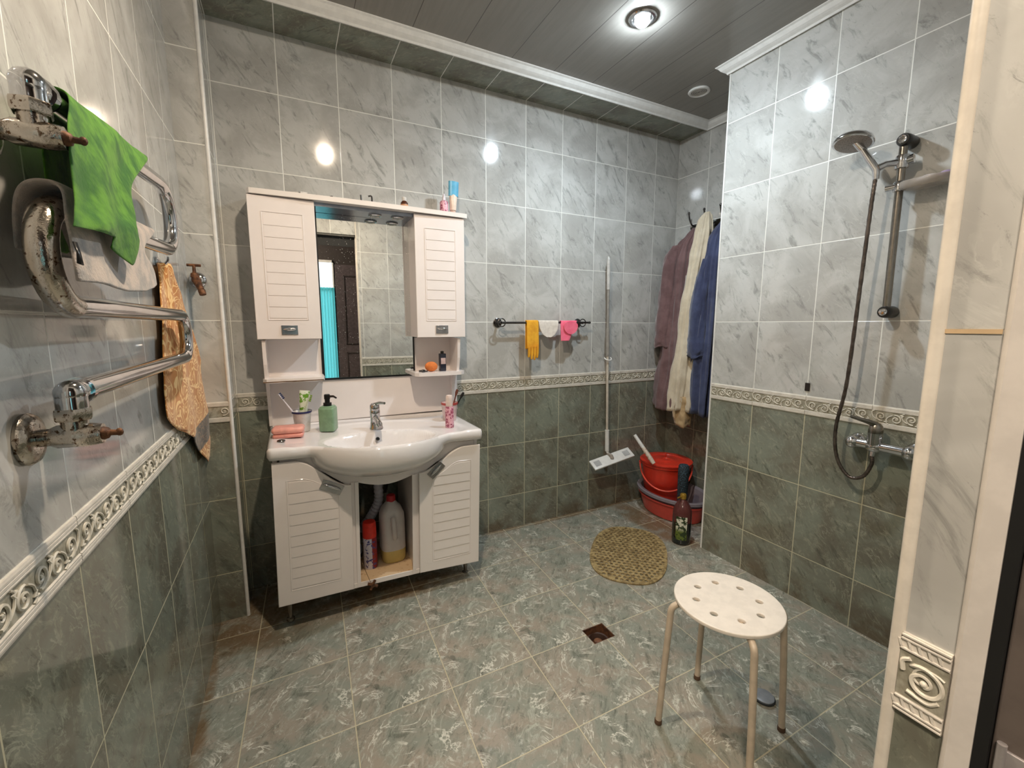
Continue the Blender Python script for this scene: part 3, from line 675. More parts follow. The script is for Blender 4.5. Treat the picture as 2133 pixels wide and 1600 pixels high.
tube_item('toothpaste_tube', 'white and green toothpaste tube standing cap-down in the tumbler', (cupx-.002, cupy+.004, cz+.012), (cupx+.018, cupy-.002, cz+.185), .022, M_tpg, M_capw)
sd = thing('soap_dish', 'closed pink plastic soap dish on the left end of the washbasin', 'soap dish', (-.028, 2.07, zt(-.03)))
sd.rotation_euler = (0, 0, math.radians(-6)); zz = zt(-.03)-.001; M_pink = simple('pink_plastic', (234, 158, 146), .35)
MB().box((-.087, 2.032, zz), (.033, 2.108, zz+.020), .012).build('tray', M_pink, sd)
MB().box((-.090, 2.029, zz+.019), (.036, 2.111, zz+.047), .014).build('lid', simple('pink_plastic_lid', (238, 166, 152), .35), sd)
rx, ry = -.056, 1.985; rz = zt(rx)-.001
tag(relocate(MB().tube(arc((rx, ry, rz+.0045), .0125, 0, 2*PI, 30, (1, 0, 0), (0, .9, 0)), .0035, 8).ell((rx+.009, ry-.009, rz+.006), (.007, .005, .005), 10, 8).build('finger_ring', M_dkchrome), (rx, ry, rz)), 'small dark metal ring lying in front of the pink soap dish', 'ring')
# right end of the washbasin
bx, by = .672, 1.985; bz = zt(bx)-.003
pb = thing('spray_bottle', 'slim pink patterned bottle with pale cap on the right end of the washbasin', 'bottle', (bx, by, bz))
M_pinkp = simple('pink_pattern', (222, 170, 184), .35, rgb2=(156, 72, 98), nscale=90, rng=(.5, .56))
MB().lathe([(.020, 0), (.021, .004), (.021, .100), (.019, .104)], (bx, by, bz)).build('bottle_body', M_pinkp, pb)
MB().lathe([(.016, .103), (.017, .108), (.0165, .150), (.014, .158), (.004, .160)], (bx, by, bz)).build('cap', simple('cap_cream', (232, 214, 208), .35), pb)
px_, py_ = .722, 2.13; pz_ = zt(px_)-.003
pc = thing('mug', 'pale pink mug holding brushes behind the slim pink bottle', 'cup', (px_, py_, pz_))
MB().lathe([(.030, 0), (.034, .006), (.042, .095), (.043, .097), (.040, .097), (.032, .01)], (px_, py_, pz_), caps=(True, True)).build('cup_body', simple('pale_pink', (232, 208, 206), .3), pc)
MB().lathe([(.0415, .086), (.0435, .088), (.0437, .098), (.041, .0985)], (px_, py_, pz_), caps=(False, False)).build('rim', simple('red_rim', (176, 74, 70), .35), pc)
for lab, tp_, cc in (('black cosmetic brush leaning right out of the pale pink mug', (.072, -.02, .135), (20, 18, 20)), ('short brown eye pencil leaning out of the pale pink mug', (.045, .0, .150), (110, 60, 44))):
    b0 = Vector((px_, py_, pz_+.012)); b1 = b0+Vector(tp_); q = thing('makeup_brush' if 'cosmetic' in lab else 'eye_pencil', lab, 'brush' if 'cosmetic' in lab else 'pencil', b0)
    MB().tube([b0, b0.lerp(b1, .75)], .0035, 8).build('handle', M_black if cc[0] < 50 else simple('pencil', cc, .4), q); MB().tube([b0.lerp(b1, .75), b0.lerp(b1, .9), b1], [.0035, .008, .006], 8).build('tip', simple('brush_tip', cc, .8), q)
# right shelf
zs = 1.030
o = MB().ell((.655, 2.215, zs+.026), (.034, .024, .026), 20, 14); o = tag(relocate(o.build('bath_sponge', simple('orange_sponge', (226, 128, 62), .9, bump=1, bscale=160)), (.655, 2.215, zs)), 'rounded orange sponge on the small right shelf', 'sponge')
nb = thing('perfume_bottle', 'dark navy bottle with pale label on the small right shelf', 'bottle', (.716, 2.215, zs))
MB().box((.700, 2.200, zs), (.733, 2.232, zs+.093), .004).build('bottle_body', simple('dark_navy', (42, 44, 58), .25), nb); MB().lathe([(.009, .091), (.009, .104), (.005, .106)], (.716, 2.216, zs)).build('cap', M_black, nb)
MB().box((.704, 2.1990, zs+.038), (.729, 2.2005, zs+.070)).build('label_patch', simple('label_pink', (206, 180, 176), .5), nb, smooth=False)
tag(relocate(MB().tube(bez([(.585, 2.20, zs+.006), (.602, 2.195, zs+.007), (.618, 2.20, zs+.004), (.632, 2.205, zs+.004)], 10), [.005]*3+[.008]*3+[.003]*20, 8).build('hair_clip', M_black), (.60, 2.2, zs)), 'small black hair clip at the left end of the right shelf', 'hair clip')
# on top of the mirror cabinet
zc = 1.829
tube_item('cream_tube', 'tall white and sky-blue cream tube standing cap-down on the right end of the mirror cabinet', (.790, 2.22, zc), (.797, 2.22, zc+.168), .026, simple('cream_beige', (232, 210, 192), .35), simple('cap_beige', (216, 186, 170), .4))
bpy.data.objects['cream_tube'].children[0]
MB().tube([(.7945, 2.22, zc+.098), (.7975, 2.22, zc+.1695)], [.0265, .0275], 16).xf(Matrix.Translation((.796, 2.22, 0)) @ Matrix.Diagonal((1.0, .42, 1, 1)) @ Matrix.Translation((-.796, -2.22, 0))).build('blue_band', simple('sky_blue_print', (98, 178, 214), .35), bpy.data.objects['cream_tube'])
q = thing('nail_polish_bottle', 'small red patterned bottle with clear pointed cap beside the tall blue cream tube', 'bottle', (.742, 2.215, zc))
MB().lathe([(.020, 0), (.021, .004), (.021, .058), (.017, .066)], (.742, 2.215, zc)).build('bottle_body', M_pinkp, q); MB().lathe([(.009, .066), (.009, .082), (.004, .102)], (.742, 2.215, zc)).build('cap', simple('clear_cap', (214, 206, 214), .2), q)
q = thing('medicine_bottle', 'little brown medicine bottle with white cap on top of the mirror cabinet', 'bottle', (.541, 2.22, zc))
MB().lathe([(.017, 0), (.018, .003), (.018, .034), (.010, .044)], (.541, 2.22, zc)).build('bottle_body', simple('amber', (84, 46, 30), .2), q); MB().lathe([(.010, .042), (.011, .044), (.011, .060), (.008, .062)], (.541, 2.22, zc)).build('cap', M_capw, q); MB().lathe([(.0184, .008), (.0184, .026)], (.541, 2.22, zc), caps=(False, False)).build('label_patch', simple('label_orange', (214, 160, 120), .6), q)
tag(relocate(MB().tube(bez([(.338, 2.22, zc+.046), (.340, 2.22, zc+.018), (.345, 2.22, zc+.004), (.36, 2.22, zc+.004), (.383, 2.22, zc+.005), (.388, 2.22, zc+.026), (.386, 2.22, zc+.046), (.372, 2.22, zc+.044)], 30), .0038, 8).build('wire_hook', M_dkchrome), (.36, 2.22, zc)), 'bent dark wire hook standing on top of the mirror cabinet', 'hook')
q = thing('ointment_tube', 'white tube with black neck lying on the left end of the mirror cabinet', 'tube', (.07, 2.22, zc))
MB().tube([(-.02, 2.225, zc+.008), (.03, 2.222, zc+.011), (.075, 2.22, zc+.014)], [.005, .010, .013], 12).build('tube_body', simple('tube_grey_white', (210, 206, 200), .4), q); MB().tube([(.075, 2.22, zc+.014), (.083, 2.22, zc+.014)], .010, 12).build('neck', M_black, q); MB().tube([(.083, 2.22, zc+.0145), (.110, 2.219, zc+.0145)], [.014, .0135], 14).build('cap', M_capw, q)
tag(relocate(MB().tube([(.125, 2.21, zc+.006), (.15, 2.21, zc+.010), (.185, 2.21, zc+.006)], [.004, .009, .003], 8).build('comb_handle', simple('lime_plastic', (120, 150, 50), .4)), (.15, 2.21, zc)), 'lime-green plastic piece lying on top of the mirror cabinet', 'plastic piece')
tag(relocate(MB().tube(bez([(.20, 2.215, zc+.004), (.205, 2.215, zc+.018), (.215, 2.215, zc+.020)], 8), [.006]*4+[.005]*10, 8).build('hair_clip', M_black), (.2, 2.215, zc)), 'tiny black clip standing between the lime piece and the wire hook', 'hair clip')
# inside the open bay
M_hose = simple('drain_hose_grey', (176, 174, 184), .5, var=.05)
hp = bez([(.335, 2.10, .66), (.340, 2.10, .52), (.342, 2.11, .42), (.315, 2.13, .35), (.29, 2.17, .29), (.27, 2.22, .24)], 70)
tag(relocate(MB().tube(hp, [.021+.0022*math.sin(i*1.9) for i in range(len(hp))], 14).build('drain_hose', M_hose), (.27, 2.22, .2)), 'ribbed grey drain hose coming down behind the aerosol can under the basin', 'drain hose')
tag(relocate(MB().tube(bez([(.30, 2.12, .62), (.255, 2.13, .55), (.238, 2.14, .47), (.236, 2.15, .30), (.24, 2.2, .2)], 30), .0062, 8).build('water_hose', M_chromeold), (.24, 2.2, .2)), 'thin braided water hose at the left inside the open cabinet bay', 'water hose')
tag(relocate(MB().tube(bez([(.395, 2.16, .66), (.40, 2.17, .52), (.39, 2.2, .42)], 12), .010, 10).build('water_pipe', M_steel), (.39, 2.2, .42)), 'short grey pipe behind the jug under the basin', 'pipe')
ax_, ay_ = .280, 2.02; a = thing('aerosol_can', 'red-capped aerosol can with white and blue label inside the open cabinet bay', 'spray can', (ax_, ay_, .134))
k = NT('can_label'); g = k.n('ShaderNodeTexCoord').outputs['Object']; sx = k.n('ShaderNodeSeparateXYZ'); k.L.new(g, sx.inputs[0])
lab = k.mix(k.map(sx.outputs[0], .002, .006), lin((214, 210, 222)), lin((150, 28, 38))); lab = k.mix(k.map(k.noise(g, 85, 2, .5), .56, .60), lab, lin((74, 74, 140))); k.put(k.b.inputs['Base Color'], lab); k.b.inputs['Roughness'].default_value = .3
MB().lathe([(.029, 0), (.031, .004), (.031, .150), (.028, .158)], (ax_, ay_, .134)).build('can_body', k.m, a)
MB().lathe([(.031, .152), (.0315, .158), (.030, .218), (.027, .226), (.010, .228)], (ax_, ay_, .134)).build('cap', simple('red_cap', (226, 52, 38), .35), a)
# 5-litre jug: rounded square section with a recessed grip
jx, jy, jz = .392, 2.06, .134; jg = thing('plastic_jug', 'translucent white jug of yellowish liquid with red screw cap in the open cabinet bay', 'jug', (jx, jy, jz))
def sq(cx, cy, z, a, b, e=3.2, n=32): return [Vector((cx+a*math.copysign(abs(math.cos(t))**(2/e), math.cos(t)), cy+b*math.copysign(abs(math.sin(t))**(2/e), math.sin(t)), z)) for t in (2*PI*j/n for j in range(n))]
MJ = simple('jug_plastic', (216, 210, 208), .35, var=.02, trans=.12); MJL = simple('jug_liquid', (206, 186, 118), .25, var=.03)
MB().rings([sq(jx, jy, jz+z, a_, b_) for z, a_, b_ in ((.062, .0585, .062), (.10, .0585, .062), (.20, .058, .062), (.235, .056, .060), (.262, .045, .048), (.283, .027, .028), (.295, .019, .019))]).build('jug_body', MJ, jg)
MB().rings([sq(jx, jy, jz+z, a_, b_) for z, a_, b_ in ((0, .052, .056), (.008, .057, .061), (.062, .0583, .0618))], True, True).build('liquid', MJL, jg)
MB().tube(bez([(jx-.006, jy-.060, jz+.228), (jx-.006, jy-.076, jz+.205), (jx-.004, jy-.076, jz+.16), (jx, jy-.061, jz+.125)], 16), [.010]+[.013]*30 if False else .012, 10).build('grip', MJ, jg)
MB().lathe([(.019, .290), (.0215, .292), (.021, .318), (.018, .322)], (jx, jy, jz)).build('screw_cap', simple('dark_red_cap', (190, 40, 46), .35), jg)
q = thing('cleaner_pack', 'crumpled blue and white cleaner pack at the back left of the open bay', 'bag', (.232, 2.15, .134))
R = []
for i in range(9):
    u = i/8; R.append([Vector((.232+(.026+.006*math.sin(u*9))*math.cos(t)*(1-.3*u), 2.15+.04*math.sin(t)*(1-.75*u), .134+.17*u+.004*math.sin(t*3+u*6))) for t in (2*PI*j/14 for j in range(14))])
MB().rings(R).build('pack_body', simple('pack_print', (176, 190, 206), .35, rgb2=(60, 66, 84), nscale=30, rng=(.5, .55)), q)
# rusty cross valve handle hanging at the bay's front edge
cxv, cyv, czv = .266, 1.890, .118; q = thing('valve_handle', 'rusty brown cross-shaped valve handle at the front edge of the open bay shelf', 'valve handle', (cxv, cyv, czv)); m_ = MB()
for an in (PI/4+.3, -PI/4+.3): m_.tube([(cxv-.022*math.cos(an), cyv, czv-.022*math.sin(an)), (cxv, cyv, czv), (cxv+.022*math.cos(an), cyv, czv+.022*math.sin(an))], [.0065, .005, .0065], 8)
m_.lathe([(.009, -.006), (.009, .006)], (cxv, cyv, czv), (0, 1, 0)).build('cross', M_rust, q)
MB().tube(bez([(cxv-.004, cyv-.004, .118), (cxv-.03, cyv-.003, .20), (cxv-.04, cyv+.0, .235)], 8), .0012, 5).build('cord', M_edge, q)

# ================================================================ towel warmer on the left wall
XP0, XP = -.25, -.283; KS = XP/XP0; tw = thing('towel_warmer', 'curved chrome pipe towel warmer on the left wall, partly pitted with rust', 'towel warmer', (XL, .82, 1.10))
ey, ez = Vector((0, 1, 0)), Vector((0, 0, 1)); r = .0168
def yz(y, z, x=XP): return Vector((x, y*KS, CAMH+(z-CAMH)*KS))
def YZ(y, z, x=XP): return Vector((x, y, z))
path = [yz(.775, 1.548), yz(1.32, 1.601)]+arc(yz(1.335, 1.527), .083, PI/2, -PI/2, 18, ey, ez)+[yz(1.30, 1.452), yz(.80, 1.418)]
path += arc(yz(.772, 1.357), .068, PI/2, PI*1.5, 18, ey, ez)+[yz(.80, 1.297), yz(1.38, 1.297)]+arc(yz(1.405, 1.242), .0625, PI/2, -PI/2, 18, ey, ez)+[yz(1.38, 1.187), yz(.775, 1.187)]
MB().tube(path, r, 18).build('pipe', M_chrome, tw, ang=60)
# left U bend sleeve is badly pitted
MB().tube(arc(yz(.772, 1.357), .068, PI/2, PI*1.5, 20, ey, ez), r+.0009, 18).build('pitted_bend', M_chromeold, tw)
def valve(z, dz, YV=.832):
    mb = MB()
    mb.tube([YZ(YV+.034, z), YZ(YV+.022, z)], .0205, 18); mb.tube(bez([YZ(YV+.026, z), YZ(YV+.008, z), YZ(YV, z+dz*.006), YZ(YV, z+dz*.024)], 18), .0178, 18)
    mb.ell(YZ(YV, z), (.0186, .0186, .0186), 16, 12)
    mb.build('elbow_union', M_chrome, tw)
    MB().lathe([(.0215, .0), (.0225, .003), (.0225, .014), (.0205, .017)], YZ(YV, z+dz*.022), (0, 0, dz), n=6).lathe([(.0155, .017), (.015, .034)], YZ(YV, z+dz*.022), (0, 0, dz)).build('union_nut', M_chromeold, tw)
    zc_ = z+dz*.062
    MB().lathe([(.036, .0), (.037, .004), (.033, .010), (.022, .014)], (XL+.0005, YV, zc_), (1, 0, 0)).build('wall_flange', M_chromeold, tw)
    MB().tube([(XL+.005, YV, zc_), (XP-.028, YV, zc_), (XP-.02, YV, zc_), (XP+.012, YV, zc_), (XP+.020, YV, zc_), (XP+.030, YV, zc_)], [.0125, .0125, .0165, .0175, .0165, .0145], 16).build('valve_body', M_chromeold, tw)
    m = MB(); m.tube([(XP+.030, YV, zc_), (XP+.036, YV, zc_), (XP+.038, YV, zc_), (XP+.050, YV, zc_-.001)], [.010, .008, .0045, .004], 10); m.ell((XP+.048, YV, zc_), (.005, .0045, .006), 8, 6); m.build('valve_stem', M_rust, tw)
valve(1.176, -1); valve(1.584, -1)

# towels
def hang(name, label, cat, rows, mat, n=30, sub=6, amp=.004, fr=9, seed=0, thick=.0035, ax=Vector((1, 0, 0)), base=None, group=None):
    G = loft(rows, n, sub, lambda u, v, p: ax*(amp*math.sin(u*fr+2*v+seed)+amp*.8*mnoise.noise(p*22+Vector((seed, 0, 0))))+Vector((0, 0, .25*amp))*mnoise.noise(p*30+Vector((0, seed, 5))))
    o = MB().grid(G).build(name, mat, None, ang=180, solid=thick, subsurf=1)
    b = base or min((p for r_ in G for p in r_), key=lambda p: p.z)
    relocate(o, b); tag(o, label, cat, group); return o
XF = XP+r+.003; XB_ = XP-r-.004
def Pf(px, py, x): return P(px, py, 0, x)
hang('green_cleaning_cloth', 'bright green microfibre cloth draped over the top run of the towel warmer', 'cloth',
     [[yz(.80, 1.37, XB_-.004), yz(.96, 1.375, XB_-.004), yz(1.10, 1.41, XB_-.004)], [yz(.80, 1.50, XB_), yz(1.15, 1.50, XB_)], [yz(.800, 1.563, XP-.012), yz(1.165, 1.604, XP-.012)], [yz(.800, 1.574, XP), yz(1.165, 1.612, XP)],
      [yz(.800, 1.565, XP+.017), yz(1.165, 1.604, XP+.017)], [Pf(142, 270, XF+.010), Pf(205, 335, XF+.012), Pf(270, 385, XF+.010)], [Pf(154, 400, XF+.018), Pf(215, 425, XF+.024), Pf(278, 450, XF+.022)],
      [Pf(157, 455, XF+.028), Pf(205, 470, XF+.034), Pf(284, 480, XF+.034)], [Pf(157, 472, XF+.030), Pf(200, 480, XF+.034), Pf(243, 497, XF+.030), Pf(232, 516, XF+.030), Pf(278, 556, XF+.036), Pf(288, 500, XF+.034)]], M_green, 40, 6, .0022, 11, 2, .003)
hang('hand_towel', 'small pale grey hand towel bunched over the second run of the towel warmer', 'towel',
     [[yz(.735, 1.36, XB_-.012), yz(1.16, 1.395, XB_-.006)], [yz(.735, 1.42, XB_-.006), yz(1.16, 1.44, XB_)], [yz(.728, 1.440, XP-.006), yz(1.16, 1.463, XP)], [yz(.735, 1.436, XP+.018), yz(1.165, 1.462, XP+.014)],
      [Pf(140, 480, XF+.008), Pf(200, 500, XF+.012), Pf(265, 500, XF+.012), Pf(296, 520, XF+.008)], [Pf(150, 545, XF+.014), Pf(205, 548, XF+.014), Pf(270, 556, XF+.012), Pf(318, 560, XF+.008)], [Pf(155, 586, XF+.014), Pf(205, 590, XF+.02), Pf(270, 608, XF+.022), Pf(302, 608, XF+.016), Pf(326, 595, XF+.010)]], M_grey, 34, 6, .0025, 9, 5, .006)
ht = bpy.data.objects['hand_towel']; cl_ = MB().grid([[Pf(151, 503, XF+.022), Pf(160, 505, XF+.025)], [Pf(160, 525, XF+.026), Pf(168, 528, XF+.028)], [Pf(161, 548, XF+.027), Pf(174, 553, XF+.030)]]).build('care_label', M_black, ht, solid=.0015); cl_['label'] = 'black care label'
# orange towel on a wall hook
k = NT('orange_towel_cloth'); g = k.n('ShaderNodeTexCoord').outputs['Object']; sp = k.noise(g, 13, 2, .4, 1.5)
ring = k.map(k.m_('ABSOLUTE', k.m_('SUBTRACT', k.m_('FRACT', k.m_('MULTIPLY', sp, 7)), .5)), .10, .22, 1, 0)
oc = k.mix(ring, lin((192, 122, 48)), lin((236, 196, 132)))
pz = k.n('ShaderNodeNewGeometry'); sxx = k.n('ShaderNodeSeparateXYZ'); k.L.new(pz.outputs['Position'], sxx.inputs[0])
band = k.map(k.m_('ABSOLUTE', k.m_('SUBTRACT', k.m_('ADD', sxx.outputs[2], k.m_('MULTIPLY', sxx.outputs[1], -.10)), .665)), .045, .05, 1, 0)
oc = k.mix(band, oc, k.mix(ring, lin((40, 28, 22)), lin((104, 78, 52))))
k.put(k.b.inputs['Base Color'], oc); k.b.inputs['Roughness'].default_value = .9; k.b.inputs['Sheen Weight'].default_value = .3; k.bump(k.noise(g, 320, 3), .5)
OT = -.324
hang('bath_towel', 'orange-brown patterned towel hanging from a hook in the left corner beside the pilaster', 'towel',
     [[Pf(325, 550, OT+0.0014), Pf(341, 546, OT+0.0042), Pf(356, 551, OT)], [Pf(330, 600, OT+0.0035), Pf(350, 605, OT+0.0070), Pf(374, 600, OT+0.0014)], [Pf(334, 680, OT+0.0028), Pf(360, 685, OT+0.0091), Pf(402, 690, OT+0.0028)],
      [Pf(336, 780, OT+0.0014), Pf(370, 790, OT+0.0098), Pf(425, 775, OT+0.0042)], [Pf(342, 858, OT), Pf(375, 885, OT+0.0091), Pf(447, 850, OT+0.0056)], [Pf(352, 878, OT), Pf(398, 905, OT+0.0084), Pf(452, 925, OT+0.0063)], [Pf(356, 882, OT), Pf(405, 915, OT+0.0070), Pf(430, 965, OT+0.0042), Pf(450, 932, OT+0.0056)]], k.m, 40, 6, .0055, 17, 1, .004)
hk = Pf(341, 546, -.318)
hko = thing('towel_hook', 'small chrome wall hook holding the orange patterned towel', 'hook', (XL, hk.y, hk.z))
MB().lathe([(.014, 0), (.014, .004), (.008, .008)], (XL+.001, hk.y, hk.z), (1, 0, 0)).tube(bez([(XL+.006, hk.y, hk.z), (XL+.018, hk.y, hk.z-.006), (XL+.028, hk.y, hk.z+.006), (XL+.029, hk.y, hk.z+.016)], 12), .0035, 8).build('hook_body', M_chrome, hko)
# rusty tap on the pilaster face with a clear rosette
vx, vz = -.302, 1.445; vt = thing('wall_tap', 'old rusty brass tap on the narrow tiled pilaster beside the towel', 'tap', (vx, 2.10, vz))
MB().lathe([(.028, 0), (.030, .005), (.024, .014), (.012, .018)], (vx-.002, 2.0995, vz), (0, -1, 0)).build('rosette', M_chrome, vt)
m = MB(); m.tube([(vx, 2.098, vz), (vx, 2.03, vz), (vx+.004, 2.015, vz-.006), (vx+.022, 1.99, vz-.045)], [.010, .0125, .0145, .010], 12); m.lathe([(.014, 0), (.012, .014), (.006, .018), (.005, .045)], (vx, 2.025, vz+.004)); m.build('tap_body', M_rust, vt)
MB().tube([(vx-.022, 2.025, vz+.048), (vx+.022, 2.025, vz+.048)], [.005, .005], 8).build('tap_handle', M_rust, vt)
MB().tube([(vx+.022, 1.99, vz-.045), (vx+.026, 1.985, vz-.062)], [.012, .011], 10).build('spout_end', M_rust, vt)

# ================================================================ towel bar, cloths, mop (back wall)
tb = thing('towel_bar', 'dark chrome towel bar with ring ends on the back wall', 'towel bar', (1.36, YB, 1.288)); yb_ = 2.262
MB().tube([(1.085, yb_, 1.285), (1.70, yb_, 1.288)], .0065, 12).build('bar', M_dkchrome, tb)
for x in (1.088, 1.655):
    MB().lathe([(.026, 0), (.027, .004), (.018, .009), (.008, .011), (.0075, .058)], (x, YB-.001, 1.286), (0, -1, 0)).tube(arc((x, yb_-.002, 1.286), .023, 0, 2*PI, 26, (1, 0, 0), (0, 0, 1)), .0032, 8).build('end_mount', M_dkchrome, tb)
MB().ell((1.708, yb_, 1.288), (.012, .008, .008), 12, 8).build('finial', M_dkchrome, tb)
def over_bar(name, label, cat, shape_f, shape_b, mat, x0, x1, seed=0, thick=.004, amp=.0016):
    """sheet hanging over the bar; front rows from shape_f(v) -> (xa, xb, z)"""
    rows = []
    for v in (1, .66, .33): xa, xb, z = shape_b(v); rows.append([Vector((xa, yb_+.011, z)), Vector((xb, yb_+.011, z))])
    rows += [[Vector((x0, yb_+.007, 1.294)), Vector((x1, yb_+.007, 1.295))], [Vector((x0, yb_, 1.298)), Vector((x1, yb_, 1.299))], [Vector((x0, yb_-.008, 1.294)), Vector((x1, yb_-.008, 1.295))]]
    for v in [i/7 for i in range(1, 8)]: xa, xb, z = shape_f(v); rows.append([Vector((xa, yb_-.011-.006*v, z)), Vector((xb, yb_-.011-.006*v, z))])
    return hang(name, label, cat, rows, mat, 14, 3, amp, 7, seed, thick, Vector((0, 1, 0)))
m_y = cloth('yellow_rubber', (232, 172, 48), (216, 150, 36), 20, .2, 100, sheen=0)
gl = over_bar('yellow_cleaning_glove', 'yellow glove folded over the towel bar, leftmost of the three cloths', 'glove', lambda v: (1.247, 1.328, 1.29-.155*v), lambda v: (1.25, 1.32, 1.29-.16*v), m_y, 1.247, 1.328, 1)
fg = MB()
for k_, (xx, zz_) in enumerate(((1.262, .050), (1.281, .062), (1.300, .066), (1.318, .055))): fg.tube([(xx, yb_-.016, 1.145), (xx-.001, yb_-.018, 1.135-zz_*.5), (xx-.002, yb_-.016, 1.137-zz_)], [.0095, .009, .007], 10).ell((xx-.002, yb_-.016, 1.137-zz_), (.007, .007, .007), 10, 6)
fo = fg.build('fingers', m_y, gl)
m_w = cloth('white_waffle', (222, 214, 204), (206, 196, 186), 40, .4, 160); m_p = cloth('pink_sponge_cloth', (246, 116, 142), (238, 96, 128), 20, .2, 150)
def half(v): s = math.sqrt(max(1-(v*.98)**2, .03)); return (1.398-.070*s, 1.398+.070*s, 1.29-.092*v)
over_bar('round_washcloth', 'round off-white cloth folded over the middle of the towel bar', 'cloth', half, lambda v: (1.34, 1.455, 1.29-.06*v), m_w, 1.328, 1.468, 3)
pk1 = over_bar('pink_cloth', 'pink cloth folded over the right part of the towel bar', 'cloth', lambda v: (1.480+.004*v, 1.60-.055*v, 1.29-.115*v), lambda v: (1.50, 1.58, 1.29-.08*v), m_p, 1.487, 1.605, 4)
def half2(v): s = math.sqrt(max(1-(v*.98)**2, .03)); return (1.552-.050*s, 1.552+.054*s, 1.288-.072*v)
fl2 = MB(); 
pts = [Vector((1.552+.052*math.cos(t), yb_-.024, 1.268+.052*math.sin(t)*(.55 if math.sin(t) > 0 else 1))) for t in (2*PI*i/28 for i in range(28))]
fl2.poly(pts, (0, .004, 0)).build('rounded_flap', m_p, pk1, ang=30)
mp = thing('flat_mop', 'flat mop with silver pole and white rectangular head hanging on the back wall', 'mop', (1.888, YB, .33)); my = 2.272
MB().tube([(1.856, my, 1.708), (1.857, my, 1.69)], [.006, .011], 12).tube([(1.857, my, 1.69), (1.862, my, 1.50)], .0115, 14).build('pole_grip', simple('pole_light', (200, 198, 194), .4, .1), mp)
MB().tube([(1.862, my, 1.50), (1.867, my, 1.25)], .0085, 14).tube([(1.867, my, 1.25), (1.872, my, 1.07)], .0125, 14).build('pole', simple('pole_grey', (160, 156, 150), .4, .2), mp)
MB().tube([(1.872, my, 1.07), (1.887, my, .56)], .0085, 12).build('lower_pole', simple('pole_cream', (206, 196, 182), .4), mp)
MB().tube(arc((1.872, my-.004, 1.055), .026, PI*.9, PI*2.1, 16, (1, 0, 0), (0, .6, .5)), .0035, 8).build('clip', M_trim, mp)
MB().tube([(1.887, my, .565), (1.892, my, .418)], .0145, 14).tube([(1.892, my, .42), (1.893, my-.012, .398)], [.010, .008], 10).build('socket', M_trim, mp)
hc = Vector((1.900, my-.045, .375)); M_ = Matrix.Translation(hc) @ Matrix.Rotation(math.radians(-8), 4, 'Z') @ Matrix.Rotation(math.radians(-13), 4, 'Y') @ Matrix.Rotation(math.radians(30), 4, 'X')
h_ = MB().box((-.155, -.042, -.009), (.155, .042, .004), .004).xf(M_).build('mop_head', M_trim, mp)
mcl = simple('grey_clamp', (176, 176, 176), .5)
for sx_ in (-1, 1): MB().box((sx_*.112-.022, -.022, .003), (sx_*.112+.022, .022, .0055), .001).xf(M_).build('pad_clamp', mcl, h_, smooth=False)
MB().tube([M_ @ Vector((0, 0, .004)), M_ @ Vector((0, .008, .02)), Vector((1.893, my-.010, .402))], [.014, .010, .009], 10).build('joint', simple('joint_grey', (170, 160, 150), .4), h_)

# ================================================================ bathrobes in the alcove
XW = XA
rk = thing('coat_rack', 'dark metal hook rack on the alcove wall above the bathrobes', 'coat rack', (XW, 2.0, 1.93))
MB().box((XW-.012, 1.80, 1.905), (XW-.001, 2.17, 1.945), .003).build('rail', M_dkchrome, rk)
for y in (2.14, 2.02, 1.90):
    MB().lathe([(.014, 0), (.014, .006)], (XW-.012, y, 1.925), (-1, 0, 0)).tube(bez([(XW-.016, y, 1.93), (XW-.045, y, 1.935), (XW-.062, y+.006, 1.965), (XW-.066, y+.012, 2.005)], 14), [.006]*8+[.0045]*10 if False else .005, 8).ell((XW-.066, y+.012, 2.010), (.008, .008, .010), 10, 8).tube(bez([(XW-.016, y, 1.915), (XW-.035, y, 1.900), (XW-.050, y, 1.905), (XW-.054, y, 1.920)], 12), .0045, 8).build('hook', M_dkchrome, rk)
def robe_body(rings, mat, seed, n=56, pl=7, amp=.22, name='x', par=None):
    """rings: (x, y, z, rx, ry)"""
    C = [Vector(q[:3]) for q in rings]; cs_ = bez(C, 8*(len(C)-1)); rr_ = bez([Vector((q[3], q[4], 0)) for q in rings], 8*(len(C)-1)); R = []
    for i, (c, q) in enumerate(zip(cs_, rr_)):
        v = i/(len(cs_)-1); row = []
        for j in range(n):
            t = 2*PI*j/n; k_ = 1+amp*(.3+.7*v)*math.sin(pl*t+seed+1.2*math.sin(3*v+seed))+amp*.6*math.sin((pl*2+1)*t+seed*2+v*2)
            k_ += .22*mnoise.noise(Vector((math.cos(t)*2+seed, math.sin(t)*2, v*6)))+.14*mnoise.noise(Vector((math.cos(t)*6+seed, math.sin(t)*6, v*16)))
            row.append(c+Vector((q.x*math.cos(t)*k_, q.y*math.sin(t)*k_, .010*math.sin(3*t+seed)*v)))
        R.append(row)
    return MB().rings(R).build(name, mat, par, ang=180)
def robe(label, y, z0, mat, rings, sleeve, seed, extra=None):
    t = thing('bathrobe', label, 'bathrobe', (XW-.06, y, z0)); t['group'] = 'bathrobes on the alcove hooks'
    robe_body(rings, mat, seed, name='robe_body', par=t)
    if sleeve: robe_body(sleeve, mat, seed+2, 30, 4, .08, 'sleeve', t)
    if extra: extra(t)
    return t
